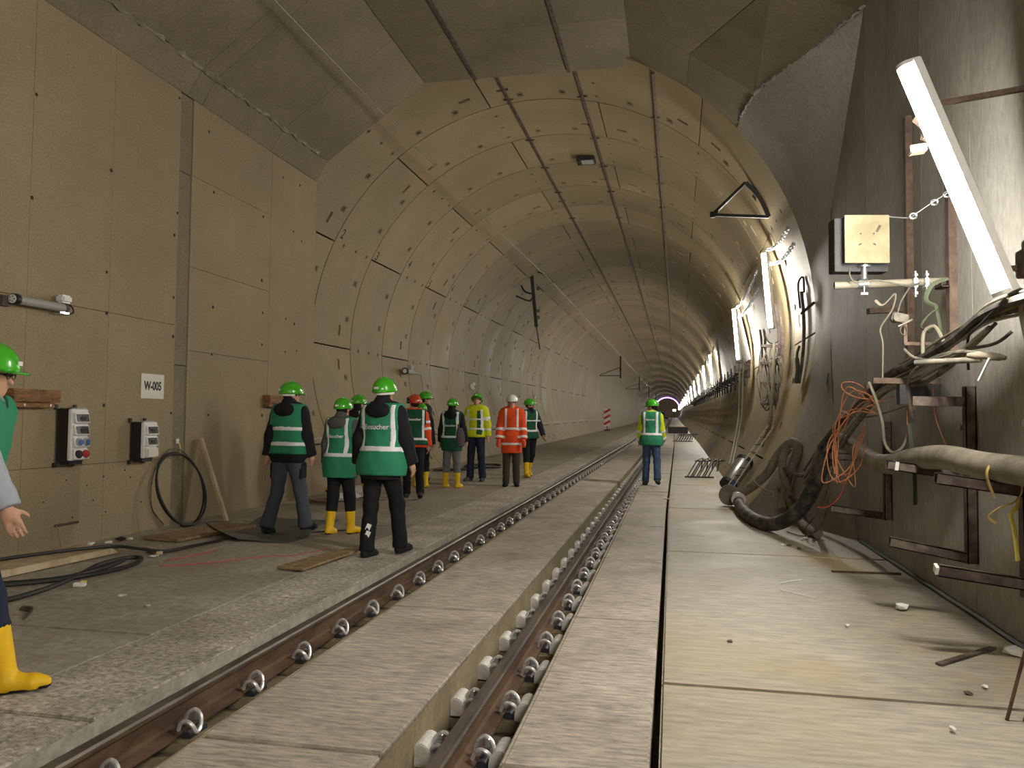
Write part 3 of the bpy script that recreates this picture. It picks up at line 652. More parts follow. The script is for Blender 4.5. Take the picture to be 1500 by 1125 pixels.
# loose board pieces on the kerb
t = thing('broken_board', 'pale broken board lying over a slot in the kerb', 'board', (-3.25, 6.95, .02), math.radians(-9))
MB().box((0, .1, .02), (.16, .95, .022), Matrix.Rotation(.03, 3, 'X')).build('upper_piece', 'wood', t, bevel=.003); MB().box((-.17, .05, 0), (.1, .8, .03)).build('lower_piece', 'wood', t, bevel=.003)
MB().box((-.06, .5, .0), (.1, .2, .05)).build('white_chip', 'paper', t)
for pts, lab in (([(-4.62, 6.5, .004), (-4.3, 6.75, .006), (-4.0, 7.15, .006), (-3.7, 7.35, .006), (-3.55, 7.8, .005)], 'thin red wire lying loosely on the walkway slab'), ([(-4.75, 6.75, .005), (-4.65, 7.1, .006), (-4.6, 7.4, .006)], 'short red wire scrap near the floor cable')):
    cab('red_wire', pts, .0045, 'redwire', lab, 'wire', sides=5)
cab('dark_wire', [(-4.95, 8.05, .01), (-4.4, 8.6, .008), (-3.9, 9.1, .008), (-3.6, 9.3, .008)], .008, 'rubber', 'dark wire trailing past the tarpaulin', 'wire', sides=5)
cab('hook_wire', [(-6.2, 7.02, .25), (-6.15, 7.0, .2), (-6.14, 7.02, .08), (-6.18, 7.08, .02)], .006, 'paleca', 'bent wire hook by the wall bar', 'wire', sides=5)
tag(MB().tube([(-6.24, 7.05+.025*i, .24+.004*(i % 2)) for i in range(14)], .012, 6).build('rebar_stub', 'bracket'), 'short ribbed steel bar sticking along the left wall', 'bar')
# scraps along the wall foot: each one is a thing
def scrap(x, y, s, m, lab, seed, flat=.4, name='scrap'):
    R_ = random.Random(seed); bm = bmesh.new(); bmesh.ops.create_icosphere(bm, subdivisions=1, radius=s)
    for v in bm.verts: v.co = Vector((v.co.x*R_.uniform(.6, 1.4), v.co.y*R_.uniform(.6, 1.4), v.co.z*flat*R_.uniform(.5, 1.4)))
    lo = min(v.co.z for v in bm.verts)
    for v in bm.verts: v.co.z -= lo
    me = bpy.data.meshes.new(name); bm.to_mesh(me); bm.free(); me.materials.append(MT[m]); o = link(name, me, None, (x, y, .001+fz(y))); o.rotation_euler = (0, 0, R_.uniform(0, 6))
    return tag(o, lab, 'debris')
scrap(-6.05, 7.35, .06, 'paper', 'white scrap beside the foot of the left wall', 1); scrap(-6.0, 7.55, .05, 'paper', 'larger pale scrap next to a dark lump by the wall', 2); scrap(-5.98, 7.72, .055, 'black', 'dark lump between pale scraps at the wall foot', 3)
scrap(-5.93, 7.8, .04, 'paper', 'pale scrap beyond the dark lump at the wall foot', 4)
t = thing('paper_scrap', 'white card scrap lying by the looped floor cable', 'debris', (-4.72, 5.62, .0), .4); MB().box((0, 0, .015), (.09, .05, .03)).build('card', 'paper', t, bevel=.003); MB().box((.02, .03, .03), (.04, .02, .02)).build('tag_end', 'yellow', t)
t = thing('timber_offcut', 'pale timber offcut beside the long black cable', 'wood', (-5.15, 7.15, .0), .9); MB().box((0, 0, .02), (.06, .36, .03)).build('offcut_body', 'lumber', t)
scrap(-5.0, 6.95, .05, 'cap', 'grey rag scrap near the cable loop', 8, .25); scrap(-4.15, 5.4, .035, 'cap', 'small grey flake on the walkway slab', 9, .2); scrap(-3.75, 5.15, .03, 'cap', 'tiny pale flake by the kerb joint', 10, .2)
tag(MB().tube(crv([(-4.55, 4.85, .012), (-4.42, 4.8, .02), (-4.3, 4.62, .012)], 5), .022, 6, ell=.35).build('bark_strip', 'bracket'), 'curled brown strip lying near the walkway joint', 'debris')
# sacks and rubble behind the visitors at the wall
def sack(x, y, s, lab, seed, rz=0.):
    R_ = random.Random(seed)
    def f(u, v):
        a = 2*math.pi*u; b = math.pi*(v-.5); r = 1+.08*math.sin(5*a+seed)+.06*math.cos(7*b*2)
        return (s[0]*math.copysign(abs(math.cos(a))**.6, math.cos(a))*math.cos(b)**.5*r, s[1]*math.copysign(abs(math.sin(a))**.6, math.sin(a))*math.cos(b)**.5*r, s[2]*(1+math.sin(b)))
    o = MB().grid(f, 20, 10).build('cement_sack', 'paper', smooth=True, loc=(x, y, 0)); o.rotation_euler = (0, 0, rz); return tag(o, lab, 'sack')
sack(-5.35, 12.3, (.28, .2, .06), 'white sack lying flat at the wall foot between two visitors', 1, .5); sack(-5.3, 12.9, (.22, .16, .1), 'crumpled white sack propped behind the flat one', 2, 1.1)
tag(MB().bar((-5.9, 12.0, .02), (-5.3, 11.6, .03), .06, .03).build('timber_offcut', 'brownwood'), 'reddish timber offcut near the white sacks', 'wood')
# ------------------------------------------------------------------ right wall: brackets, cables, hoses
def sqtube(mb, a, b, w=.07, t=.007, up=(0, 0, 1)):
    """open square tube from a to b: four thin walls"""
    a, b = Vector(a), Vector(b); y = (b-a).normalized(); x = y.cross(Vector(up)).normalized(); z = x.cross(y); R = Matrix((x, y, z)).transposed(); c = (a+b)/2; L = (b-a).length; h = w/2-t/2
    for ox, oz, d in ((h, 0, (t, L, w)), (-h, 0, (t, L, w)), (0, h, (w, L, t)), (0, -h, (w, L, t))): mb.box(c+x*ox+z*oz, d, R)
    return mb
def wall_bracket(y, post, arms, lab, m='bracket', w=.07):
    t = thing('cable_bracket', lab, 'bracket', (0, 0, 0), group='steel cable brackets on the right wall')
    if post: sqtube(MB(), (XR-.042, y, post[0]), (XR-.042, y, post[1]), w, up=(1, 0, 0)).build('post', m, t)
    for x0, z0, z1 in arms: sqtube(MB(), (x0, y, z0), (XR-.04 if not post else XR-.08, y, z1), w).build('arm', m, t)
    return t
wall_bracket(8.45, (.42, 1.40), [(1.57, .52, .46), (1.56, 1.045, 1.03)], 'brown steel bracket with two arms, farthest along the right wall')
wall_bracket(6.22, (.39, 1.66), [(1.56, .525, .43)], 'brown steel bracket with one low arm and a tall post')
b = wall_bracket(6.5, None, [(1.62, 1.07, 1.0)], 'brown steel arm wrapped with a white band under the hose')
sqtube(MB(), (1.67, 6.5, 1.063), (1.695, 6.5, 1.06), .078).build('white_band', 'white', b)
wall_bracket(5.3, (.35, 1.2), [(1.6, 1.055, .99)], 'brown steel bracket whose upper arm carries the hose at the frame edge')
b = wall_bracket(5.28, None, [(1.6, .495, .43)], 'lowest brown steel arm at the right edge with a white scrap in its end')
MB().box((1.59, 5.28, .50), (.02, .05, .05), Matrix.Rotation(.4, 3, 'X')).build('paper_scrap', 'paper', b)
def upper_frame(y, z0, z1, lab, extra=()):
    t = thing('steel_post', lab, 'post', (0, 0, 0)); MB().box((XR-.03, y, (z0+z1)/2), (.06, .09, z1-z0)).build('post_body', 'rustpost', t, bevel=.004)
    for a, b, w_ in extra: MB().bar(a, b, w_, w_*.7).build('cross_piece', 'rustpost', t)
    return t
upper_frame(7.68, 1.5, 4.2, 'slim rusty steel post behind the yellowed box on the right wall', [((2.05, 7.66, 2.42), (1.75, 7.6, 2.40), .07), ((2.05, 7.66, 1.72), (1.72, 7.6, 1.72), .05)])
upper_frame(6.58, 1.9, 3.5, 'broad rusty steel post where the horizontal pipe ends', [((2.1, 6.56, 2.0), (1.75, 6.5, 2.0), .035), ((1.76, 6.5, 2.0), (1.76, 6.5, 2.16), .035)])
t = thing('steel_post', 'dark steel post under the big strip lamp at the right edge', 'post', (0, 0, 0))
MB().box((XR-.06, 5.02, 1.75), (.12, .16, 1.3)).build('post_body', 'dark', t, bevel=.006); MB().box((XR-.08, 5.02, 2.33), (.16, .18, .16)).build('rusty_cap', 'rustpost', t, bevel=.006)
# flat arm, conduit, cross tube at mid height
t = thing('cable_support', 'pale rusty flat arm carrying the cable bundle', 'bracket', (0, 0, 0)); MB().bar((1.62, 6.9, 1.735), (2.12, 6.85, 1.725), .07, .045).build('arm_body', 'rustpost', t)
MB().box((1.95, 6.86, 1.62), (.3, .1, .16)).build('gusset', 'dark', t)
t = thing('conduit', 'grey conduit sleeve with a taped cable joint on the right wall', 'conduit', (0, 0, 0)); MB().cyl((1.62, 5.75, 1.80), (1.92, 5.45, 1.80), .02, 10).build('sleeve', 'cable', t, smooth=True)
MB().tube(crv([(1.86, 5.5, 1.83), (1.94, 5.42, 1.82), (2.02, 5.34, 1.8)], 5), [.015, .018, .022, .028, .024, .022, .028, .024, .024, .016, .014], 8).build('taped_joint', 'tan', t, smooth=True)
MB().bar((1.88, 5.38, 1.66), (1.93, 5.34, 1.80), .03, .008).build('loose_tape', 'paper', t)
t = thing('cross_tube', 'dark square tube fixed across the right wall under the cables', 'bracket', (0, 0, 0)); sqtube(MB(), (1.75, 6.3, 1.555), (2.1, 6.24, 1.55), .07).build('tube_body', 'bracket', t)
# scaffold pipe with the box lamp on it
t = thing('scaffold_pipe', 'pale horizontal scaffold pipe sticking out of the right wall', 'pipe', (0, 0, 0))
n = 14; pr = [(.03*math.cos(2*math.pi*k/n), .03*math.sin(2*math.pi*k/n)) for k in range(n)]
mb = MB(); A, B = Vector((1.26, 6.55, 2.47)), Vector((2.08, 6.55, 2.485))
mb.tube([A, B], .03, n, cap=False); mb.tube([A, B], .024, n, cap=False); mb.build('pipe_body', 'paleca', t, smooth=True)
sqtube(MB(), (2.04, 6.46, 2.46), (2.04, 6.62, 2.46), .06).build('end_socket', 'bracket', t)
for x in (1.84, 1.92):
    MB().cyl((x, 6.5, 2.36), (x, 6.5, 2.56), .009, 8).build('clamp_bolt', 'steel', t)
    for z in (2.39, 2.46, 2.53): MB().lathe([(.02, -.01), (.02, .01)], (x, 6.5, z), 6).build('nut', 'steel', t)
    MB().box((x, 6.53, 2.47), (.03, .1, .09)).build('clamp', 'steel', t, bevel=.01)
t = thing('box_lamp', 'yellowed square-backed floodlight standing on the scaffold pipe', 'floodlight', (1.47, 6.5, 2.53))
R = Matrix.Rotation(math.radians(9), 3, 'Z')
MB().box(R @ Vector((0, -.06, .28)), (.34, .012, .375), R).build('back_plate', 'backplate', t, bevel=.003)
mb = MB(); mb.prism([(-.165, .10), (.165, .10), (.165, .46), (-.165, .46)], -.05, .0)
mb.prism([(-.165, .10), (.165, .10), (.165, .46), (-.165, .46)], 0, .01); n = len(mb.v)
mb.prism([(-.22, .04), (.19, .04), (.19, .46), (-.22, .46)], .01, .15); mb.v = [tuple(R @ Vector(p)) for p in mb.v]; mb.build('body', 'dark', t, bevel=.004)
for dx, dz in ((-.05, .32), (.05, .32), (-.05, .24), (.05, .24), (-.06, .235), (.06, .235)): MB().cyl(tuple(R @ Vector((dx, -.07, dz))), tuple(R @ Vector((dx, -.064, dz))), .006, 6).build('rivet', 'dark', t)
MB().box(R @ Vector((.085, -.067, .36)), (.02, .003, .06), R @ Matrix.Rotation(.5, 3, 'Y')).build('scratch_mark', 'bracket', t)
MB().cyl((0, 0, -.02), (0, 0, .09), .022, 12).lathe([(.05, .07), (.05, .085)], (0, 0, 0), 12).build('swivel', 'steel', t, smooth=True)
MB().lathe([(.042, -.035), (.042, .035)], (0, .05, -.05), 14, Matrix(((0, 0, 1), (0, 1, 0), (-1, 0, 0)))).cyl((0, 0, -.14), (0, 0, -.08), .006, 6).box((0, 0, -.135), (.05, .01, .016)).build('pipe_clamp', 'steel', t, smooth=True)
MB().tube(crv([(-.1, .0, .08), (-.11, -.03, 0), (-.06, -.03, -.05), (.1, -.03, -.04), (.3, -.04, -.09), (.4, -.04, -.06)], 6), .007, 6).build('lead', 'cable', t, smooth=True)
# wire rope with turnbuckle above the box
t = thing('wire_rope', 'thin wire rope with shackles running from the yellowed box to the rusty post', 'rope', (0, 0, 0))
MB().tube(crv([(1.6, 6.5, 3.0), (1.8, 6.55, 2.99), (1.86, 6.55, 3.02), (1.98, 6.5, 3.1), (2.1, 6.45, 3.17)], 5), .006, 6).build('rope', 'steel', t)
for p in ((1.84, 6.54, 3.0), (1.98, 6.5, 3.09), (2.06, 6.47, 3.14)): MB().tube([(p[0]+.025*math.cos(a), p[1], p[2]+.02*math.sin(a)) for a in np.linspace(0, 6, 10)], .009, 6).build('shackle', 'steel', t)
# outlet box by the lamp
t = thing('outlet_box', 'small greyish outlet box beside the big strip lamp', 'socket box', (2.06, 5.0, 2.40))
MB().box((0, 0, 0), (.12, .1, .13)).build('case', 'strap', t, bevel=.008)
for dz in (-.03, .03): MB().lathe([(.02, 0), (.022, .01)], (-.03, -.05, dz), 10, Matrix(((1, 0, 0), (0, 0, -1), (0, 1, 0)))).build('outlet', 'grey', t)
MB().tube(crv([(0, 0, -.06), (.02, -.02, -.14), (-.02, -.03, -.22), (-.06, -.05, -.26)], 5), .009, 6).build('lead', 'black', t, smooth=True)
# lamp hangers: tie the near lamp back to the wall
t = thing('lamp_bracket', 'rusty clamps holding the big strip lamp to the right wall', 'bracket', (0, 0, 0))
MB().bar((1.50, 5.1, 3.32), (2.14, 5.25, 3.45), .04, .03).build('upper_stay', 'rustpost', t); MB().bar((1.86, 5.08, 2.30), (2.14, 5.12, 2.33), .04, .03).build('lower_stay', 'rustpost', t)
for z, x in ((3.3, 1.55), (3.2, 1.6), (3.12, 1.52)): MB().box((x, 5.3, z), (.1, .08, .05), Matrix.Rotation(z*5, 3, 'Y')).build('clamp', 'rustpost', t, bevel=.006)
# hanging winch clutter
t = thing('cable_winch', 'small grey hand winch hanging on straps below the scaffold pipe', 'winch', (1.72, 6.5, 2.2))
MB().box((0, 0, 0), (.12, .07, .07), Matrix.Rotation(.25, 3, 'Y')).build('frame', 'cable', t, bevel=.008); MB().cyl((-.02, -.05, .0), (-.02, .05, .0), .035, 12).build('drum', 'cable', t); MB().bar((-.02, -.04, -.07), (.08, -.04, -.02), .02, .01).build('handle', 'paleca', t)
MB().tube(crv([(-.01, 0, .04), (.02, 0, .14), (.1, 0, .27)], 5), .007, 6).build('hanging_wire', 'cable', t); MB().tube([(.02+.025*math.cos(a), -.04, -.1+.035*math.sin(a)) for a in np.linspace(0, 6.2, 14)], .004, 5).build('wire_ring', 'cable', t)
cab('hanging_strap', [(1.55, 6.5, 2.34), (1.60, 6.48, 2.30), (1.68, 6.45, 2.38), (1.66, 6.46, 2.26), (1.58, 6.48, 2.12), (1.6, 6.5, 2.0), (1.6, 6.52, 1.74)], .018, 'tan', 'dusty tan strap drooping left of the hand winch', 'strap', ell=.35)
cab('hanging_strap', [(2.05, 6.45, 2.49), (1.94, 6.45, 2.44), (1.9, 6.46, 2.33), (1.97, 6.45, 2.27), (1.9, 6.44, 2.2), (1.86, 6.45, 2.12), (1.93, 6.45, 2.08), (1.95, 6.44, 2.16)], .02, 'strap', 'green webbing strap knotted around the end of the pipe', 'strap', ell=.22)
cab('hanging_strap', [(1.97, 6.46, 2.28), (2.0, 6.46, 2.1), (2.0, 6.47, 1.9), (1.99, 6.47, 1.75)], .024, 'strap', 'long faded green strap hanging beside the broad rusty post', 'strap', ell=.25)
cab('hanging_strap', [(1.92, 7.0, 1.38), (1.93, 6.98, 1.2), (1.95, 6.98, 0.95), (1.955, 6.99, .72)], .03, 'strap', 'pale green strap hanging behind the big grey hose', 'strap', ell=.2)
cab('hanging_strap', [(2.04, 5.25, .95), (2.02, 5.22, .9), (1.98, 5.2, .86), (2.0, 5.22, .78), (2.01, 5.22, .70), (2.02, 5.22, .58)], .02, 'yellow', 'yellow strap tail hanging under the big grey hose', 'strap', ell=.3)
cab('strap_loop', [(1.9, 5.2, .80), (1.86, 5.2, .84), (1.92, 5.18, .9), (2.0, 5.2, .93), (2.05, 5.22, 1.0), (2.03, 5.24, 1.12), (1.95, 5.26, 1.2), (1.86, 5.22, 1.1), (1.9, 5.22, .95)], .012, 'yellowca', 'thin pale strap tied round the hose and its steel arm', 'strap', ell=.4)
# the big hose and what it becomes
cab('big_hose', [(2.06, 4.3, 1.10), (2.0, 4.93, 1.12), (1.93, 5.5, 1.13), (1.9, 6.09, 1.15), (1.88, 6.8, 1.10), (1.88, 7.37, 1.03), (1.88, 8.0, 1.02), (1.86, 8.7, 1.12), (1.8, 9.15, 1.18), (1.72, 9.4, 1.08), (1.66, 9.6, .9)], [.088]*81, 'hose', 'thick grey hose sagging along the right wall over the steel arms', 'hose', sides=14, n=8)
cab('dusty_hose', [(1.68, 9.2, 1.04), (1.64, 9.32, .88), (1.56, 9.5, .58), (1.42, 9.75, .30), (1.24, 10.2, .12), (1.10, 10.75, .085), (1.03, 11.5, .085), (1.02, 12.3, .09), (1.03, 12.9, .12)], .085, 'hosedark', 'thick dusty black hose sweeping down to the floor', 'hose', sides=14)
t = thing('hose_coupling', 'grey flanged coupling disc where the dusty hose ends', 'coupling', (1.0, 13.15, .18))
Rx = Matrix(((1, 0, 0), (0, 0, 1), (0, -1, 0)))
MB().lathe([(.16, -.03), (.17, -.02), (.17, .02), (.16, .03)], (-.08, .1, 0), 22, Rx).build('flange', 'hose', t, smooth=True); MB().lathe([(.10, -.2), (.11, -.15), (.11, .05), (.1, .1)], (.03, -.08, -.03), 16, Rx).build('collar', 'hose', t, smooth=True); MB().lathe([(.112, -.25), (.112, -.2)], (.03, -.08, -.03), 16, Rx).build('white_ring', 'white', t)
cab('loop_hose', [(1.08, 13.1, .22), (1.25, 12.9, .36), (1.44, 12.6, .6), (1.60, 12.4, .92), (1.75, 12.2, 1.08), (1.84, 12.0, .92), (1.80, 11.95, .6), (1.72, 11.8, .36), (1.62, 11.6, .14)], .07, 'hose', 'grey hose rising in a tall loop from the coupling', 'hose', sides=12)
cab('loop_hose', [(1.66, 12.0, 1.0), (1.58, 12.0, .84), (1.58, 11.9, .6), (1.66, 11.7, .36), (1.70, 11.3, .16), (1.66, 10.7, .07), (1.66, 10.25, .06), (1.70, 9.9, .06)], .06, 'hose', 'grey hose hanging beside the tall loop and running to the wall foot', 'hose', sides=12)
cab('tie_cable', [(1.55, 12.0, .78), (1.62, 11.8, .66), (1.78, 11.2, .66), (1.9, 10.4, .84), (1.9, 9.6, 1.0)], .03, 'cable', 'dark cable pulled from the hose loop to the wall bracket', 'cable')
cab('tie_cable', [(1.52, 12.0, .42), (1.58, 11.8, .34), (1.7, 11.0, .36), (1.7, 10.4, .46), (1.6, 9.8, .6)], .03, 'cable', 'dark cable slung below the first one across the hose loop', 'cable')
cab('thin_rope', [(1.62, 11.7, .34), (1.66, 11.6, .54), (1.70, 11.6, .72)], .012, 'tan', 'frayed rope tied around the hose loop', 'rope'); cab('thin_rope', [(1.2, 12.4, .5), (1.3, 12.0, .40), (1.42, 11.8, .36), (1.40, 11.7, .30)], .01, 'tan', 'loose rope end dangling left of the hose loop', 'rope')
# main cable bundle: each cable its own thing
base = [(2.02, 4.4, 2.06), (1.98, 4.9, 2.06), (1.94, 5.36, 2.05), (1.92, 5.86, 1.95), (1.9, 6.59, 1.82), (1.86, 7.3, 1.74), (1.80, 7.9, 1.60), (1.74, 8.7, 1.30), (1.68, 9.3, 1.08), (1.56, 9.9, .72)]
names = ['uppermost', 'second', 'third', 'fourth', 'fifth', 'sixth', 'seventh', 'eighth', 'ninth']
for k in range(9):
    R_ = random.Random(40+k); off = (R_.uniform(-.07, .07), 0, .15-.038*k); ph = R_.uniform(0, 6)
    P = []
    for i, p in enumerate(base[(0 if k < 6 else 2):(10 if k % 3 else 9)]):
        sp = .35+.65*abs(math.sin(i*.9+ph*.2)); P.append((p[0]+off[0]*sp, p[1]+R_.uniform(-.03, .03), p[2]+off[2]*sp*.8+R_.uniform(-.01, .01)))
    mm = ('yellowca' if k in (0, 1) and 0 else ('paleca', 'cable', 'paleca', 'hosedark', 'cable', 'paleca', 'cable', 'paleca', 'cable')[k])
    cab('bundle_cable', P, (.011, .012, .011, .030, .012, .011, .012, .013, .018)[k], mm, names[k]+' cable counted from the top of the bundle sagging along the right wall', group='cables of the right wall bundle')
for k in range(4):
    R_ = random.Random(60+k)
    cab('yellow_cable', [(2.06, 4.2, 2.10+.03*k), (2.0-.01*k, 4.85, 2.04+.028*k), (1.95, 5.15, 2.06+.022*k), (1.93, 5.45, 2.03+.012*k), (1.92, 5.75, 1.96)], .014, 'yellowca', ('lowest', 'second lowest', 'second highest', 'highest')[k]+' of the yellow cables under the big strip lamp', group='yellow cables under the big lamp')
cab('pale_cable', [(2.07, 5.0, 2.2), (1.98, 4.95, 2.14), (1.95, 4.93, 2.05), (1.97, 4.93, 1.9), (2.0, 4.92, 1.76), (2.06, 4.9, 1.62), (2.12, 4.8, 1.5)], .016, 'paleca', 'pale cable looping down at the right edge across the dark post')
cab('pale_cable', [(2.0, 6.3, 1.9), (1.96, 6.35, 2.06), (1.93, 6.4, 2.12), (1.88, 6.45, 2.08), (1.87, 6.45, 1.95), (1.88, 6.45, 1.84)], .014, 'paleca', 'pale cable forming an upright hairpin near the broad rusty post')
cab('pale_cable', [(1.68, 7.3, 1.74), (1.72, 7.25, 1.6), (1.76, 7.2, 1.4), (1.78, 7.2, 1.22), (1.83, 7.15, 1.14), (1.9, 7.1, 1.2), (1.95, 7.05, 1.38)], .013, 'paleca', 'pale cable sagging in a U below the bundle')
cab('grey_cable', [(1.96, 5.4, 1.82), (1.9, 5.6, 1.86), (1.85, 5.9, 1.87), (1.8, 6.2, 1.83), (1.76, 6.4, 1.74), (1.78, 6.5, 1.6), (1.84, 6.6, 1.4)], .012, 'cable', 'grey cable draped over the conduit and dropping behind the brackets')
cab('grey_cable', [(1.7, 6.3, 1.94), (1.74, 6.2, 1.87), (1.8, 6.0, 1.84), (1.9, 5.7, 1.88), (2.0, 5.45, 1.9), (2.08, 5.4, 1.97)], .011, 'cable', 'dark grey cable with a curled end above the conduit')
cab('black_lead', [(1.9, 5.02, 2.12), (1.88, 5.3, 2.02), (1.9, 5.6, 1.96), (1.93, 5.7, 1.75)], .009, 'black', 'black lead running down from the foot of the big strip lamp')
for k, (a, b) in enumerate((((1.9, 7.0, 1.5), (1.98, 6.9, .98)), ((1.98, 6.6, 1.7), (2.07, 6.5, 1.15)))):
    cab('orange_wire', [a, (a[0]+.02, a[1], (a[2]+b[2])/2), b], .005, 'orange', ('short orange wire hanging behind the pale green strap', 'orange wire hanging beside the tall bracket post')[k], 'wire', sides=5)
# orange wire tangle
for k in range(7):
    R_ = random.Random(80+k); y = 8.6+.12*k
    s = .6+.1*k; P = [(1.86+R_.uniform(-.1, .05), 7.5+R_.uniform(-.2, .2), 1.55+R_.uniform(-.1, .1)), (1.68+R_.uniform(-.08, .04), 7.75, 1.62+R_.uniform(-.15, .1)), (1.58+R_.uniform(-.06, .08), 8.0, 1.38+R_.uniform(-.1, .1)), (1.54+R_.uniform(-.06, .06), 8.15, 1.12+R_.uniform(-.08, .08)), (1.52+R_.uniform(-.08, .1), 8.2, .92+R_.uniform(-.15, .06)), (1.64+R_.uniform(-.05, .1), 8.1, .84+R_.uniform(-.08, .1)), (1.72+R_.uniform(-.05, .05), 8.0, 1.05+R_.uniform(-.1, .1)), (1.76, 7.8, 1.3+R_.uniform(-.1, .1))]
    cab('orange_wire', P if k < 5 else P[:5], .0055, 'orange', ('broadest', 'next broadest', 'third', 'fourth', 'fifth', 'sixth', 'smallest')[k]+' orange wire loop of the tangle over the short steel arm', 'wire', sides=5, group='orange wire tangle')
cab('orange_wire', [(1.78, 7.6, 1.60), (1.66, 7.7, 1.62), (1.57, 7.8, 1.69), (1.57, 7.8, 1.76), (1.68, 7.75, 1.75), (1.77, 7.7, 1.66), (1.78, 7.7, 1.55)], .006, 'orange', 'single orange wire ring standing above the tangle', 'wire', sides=5)
cab('red_wire', [(1.66, 8.2, .80), (1.62, 8.3, .64), (1.54, 8.4, .54), (1.46, 8.5, .52)], .006, 'redwire', 'red wire tail dangling under the orange tangle', 'wire', sides=5)
cab('thin_wire', [(1.66, 9.0, .9), (1.68, 9.2, .5), (1.66, 9.5, .2), (1.55, 9.9, .03), (1.4, 10.3, .02)], .008, 'cable', 'thin grey wire dropping from the tangle to the floor', 'wire', sides=5)
cab('thin_wire', [(1.72, 9.0, .95), (1.66, 9.4, .45), (1.55, 9.8, .14), (1.6, 10.0, .02), (1.66, 10.2, .012)], .007, 'cable', 'second thin grey wire curling onto the floor by the hose', 'wire', sides=5)
cab('slack_cable', [(1.66, 8.3, 1.5), (1.8, 8.2, 1.44), (1.95, 8.0, 1.47), (2.05, 7.4, 1.56)], .01, 'paleca', 'slack pale cable strung between the bundle and the wall', n=6)
# bolt plates on wall
for k, (y, z) in enumerate(((6.45, 1.36), (5.35, 1.4), (7.5, 1.72))): tag(MB().lathe([(.045, 0), (.045, .012), (.025, .014), (.025, .035), (.015, .04)], (XR, y, z), 12, Matrix(((0, 0, -1), (0, 1, 0), (1, 0, 0)))).build('anchor_bolt', 'steel', smooth=True), ('round steel anchor bolt beside the tall bracket post', 'round steel anchor bolt at the right edge above the hose', 'steel anchor bolt under the tan strap')[k], 'bolt')
t = thing('wall_slot', 'small hourglass-shaped slot plate on the flared wall', 'plate', (2.135, 11.6, 1.93)); MB().box((0, 0, 0), (.03, .10, .26)).build('recess', 'black', t)
MB().quad((-.016, -.05, .13), (-.016, .05, .13), (-.016, .012, 0)).quad((-.016, -.05, -.13), (-.016, .05, -.13), (-.016, .012, 0)).build('chrome_wedge', 'steel', t)

# ------------------------------------------------------------------ inside the bore, right side
def Tn(x, y, z): return (x+dxy(y), y, z+fz(y))
# chains
def chain(a, b, sag, lab):
    a, b = Vector(a), Vector(b); L = (b-a).length; n = int(L/.085); t = thing('chain', lab, 'chain', (0, 0, 0)); proto = None
    for i in range(n):
        u = (i+.5)/n; p = a.lerp(b, u)-Vector((0, 0, sag*4*u*(1-u))); u2 = u+.01; q = a.lerp(b, u2)-Vector((0, 0, sag*4*u2*(1-u2))); d = (q-p).normalized()
        if proto is None:
            P = [(.03*math.cos(k), .055*math.sin(k), 0) for k in np.linspace(0, 2*math.pi, 10, endpoint=False)]
            proto = MB().tube(P, .011, 5, closed=True).mesh('chain_link', 'steel', True)
        o = link('chain_link', proto, t, p); x = d.orthogonal().normalized(); z = x.cross(d)
        if i % 2: x, z = z, -x
        o.rotation_euler = Matrix((x, d, z)).transposed().to_euler()
    return t
chain((1.74, 15.15, 4.58), (1.80, 12.9, 4.45), .10, 'upper steel chain from the first bore lamp towards the flared wall')
chain((1.80, 15.1, 4.30), (1.88, 12.85, 4.18), .10, 'lower steel chain from the first bore lamp towards the flared wall')
chain((1.76, 22.5, 4.52), (1.78, 17.3, 4.58), .12, 'upper steel chain of the second bore lamp')
chain((1.82, 22.5, 4.26), (1.88, 18.0, 4.32), .12, 'lower steel chain of the second bore lamp')
for y, ls in ((40, 1), (49, 2)): chain(Tn(1.62, y-.1, 4.45), Tn(1.66, y-4, 4.5), .1, 'steel chain of the '+('third' if ls == 1 else 'fourth')+' bore lamp seen far off')
# steel triangle bracket under the haunch
t = thing('triangle_bracket', 'dark steel triangular bracket bolted to the right haunch of the bore', 'bracket', (0, 0, 0))
pA, pB, pC = (1.27, 14.1, 5.55), (1.66, 14.2, 4.95), (.72, 14.4, 5.08)
MB().tube(crv([pA, (1.5, 14.15, 5.29), pB], 5), .05, 4).build('wall_rail', 'dark', t); MB().bar(pA, pC, .05, .05).build('upper_strut', 'dark', t); MB().bar(pB, pC, .05, .05).build('lower_strut', 'dark', t); MB().lathe([(.05, -.05), (.05, .05)], pC, 8).build('tip_joint', 'dark', t)
# slats and dark hangers on the bore wall
def slat(y, z0, z1, lab, w=.08, off=.05):
    P = []
    for z in np.linspace(z0, z1, 6):
        s = (z-ZC-fz(y))/RAD; x = ax(y)+(RAD-off)*math.sqrt(max(0, 1-s*s)); P.append((x, y, float(z)))
    t = thing('wall_slat', lab, 'rail', (0, 0, 0)); mb = MB()
    for a, b in zip(P, P[1:]): mb.bar(a, b, w, .05, up=(1, 0, 0))
    mb.build('slat_body', 'bracket', t); return t
slat(16.6, 2.6, 3.75, 'dark steel upright on the bore wall below the first bore lamp'); slat(19.9, 2.75, 3.6, 'dark steel upright on the bore wall between the first two bore lamps'); slat(13.4, 2.0, 3.5, 'thin dark steel upright nearest the bore entrance', .05)
t = thing('pole_hook', 'bent dark hook rod beside the thin upright', 'rod', (0, 0, 0)); MB().tube(crv([(2.08, 13.2, 3.45), (2.07, 13.2, 3.7), (2.0, 13.25, 3.6), (2.02, 13.2, 3.2)], 4), .016, 6).build('rod_body', 'dark', t); MB().bar((2.02, 13.1, 3.1), (2.13, 12.6, 3.2), .03, .03).build('stay', 'dark', t)
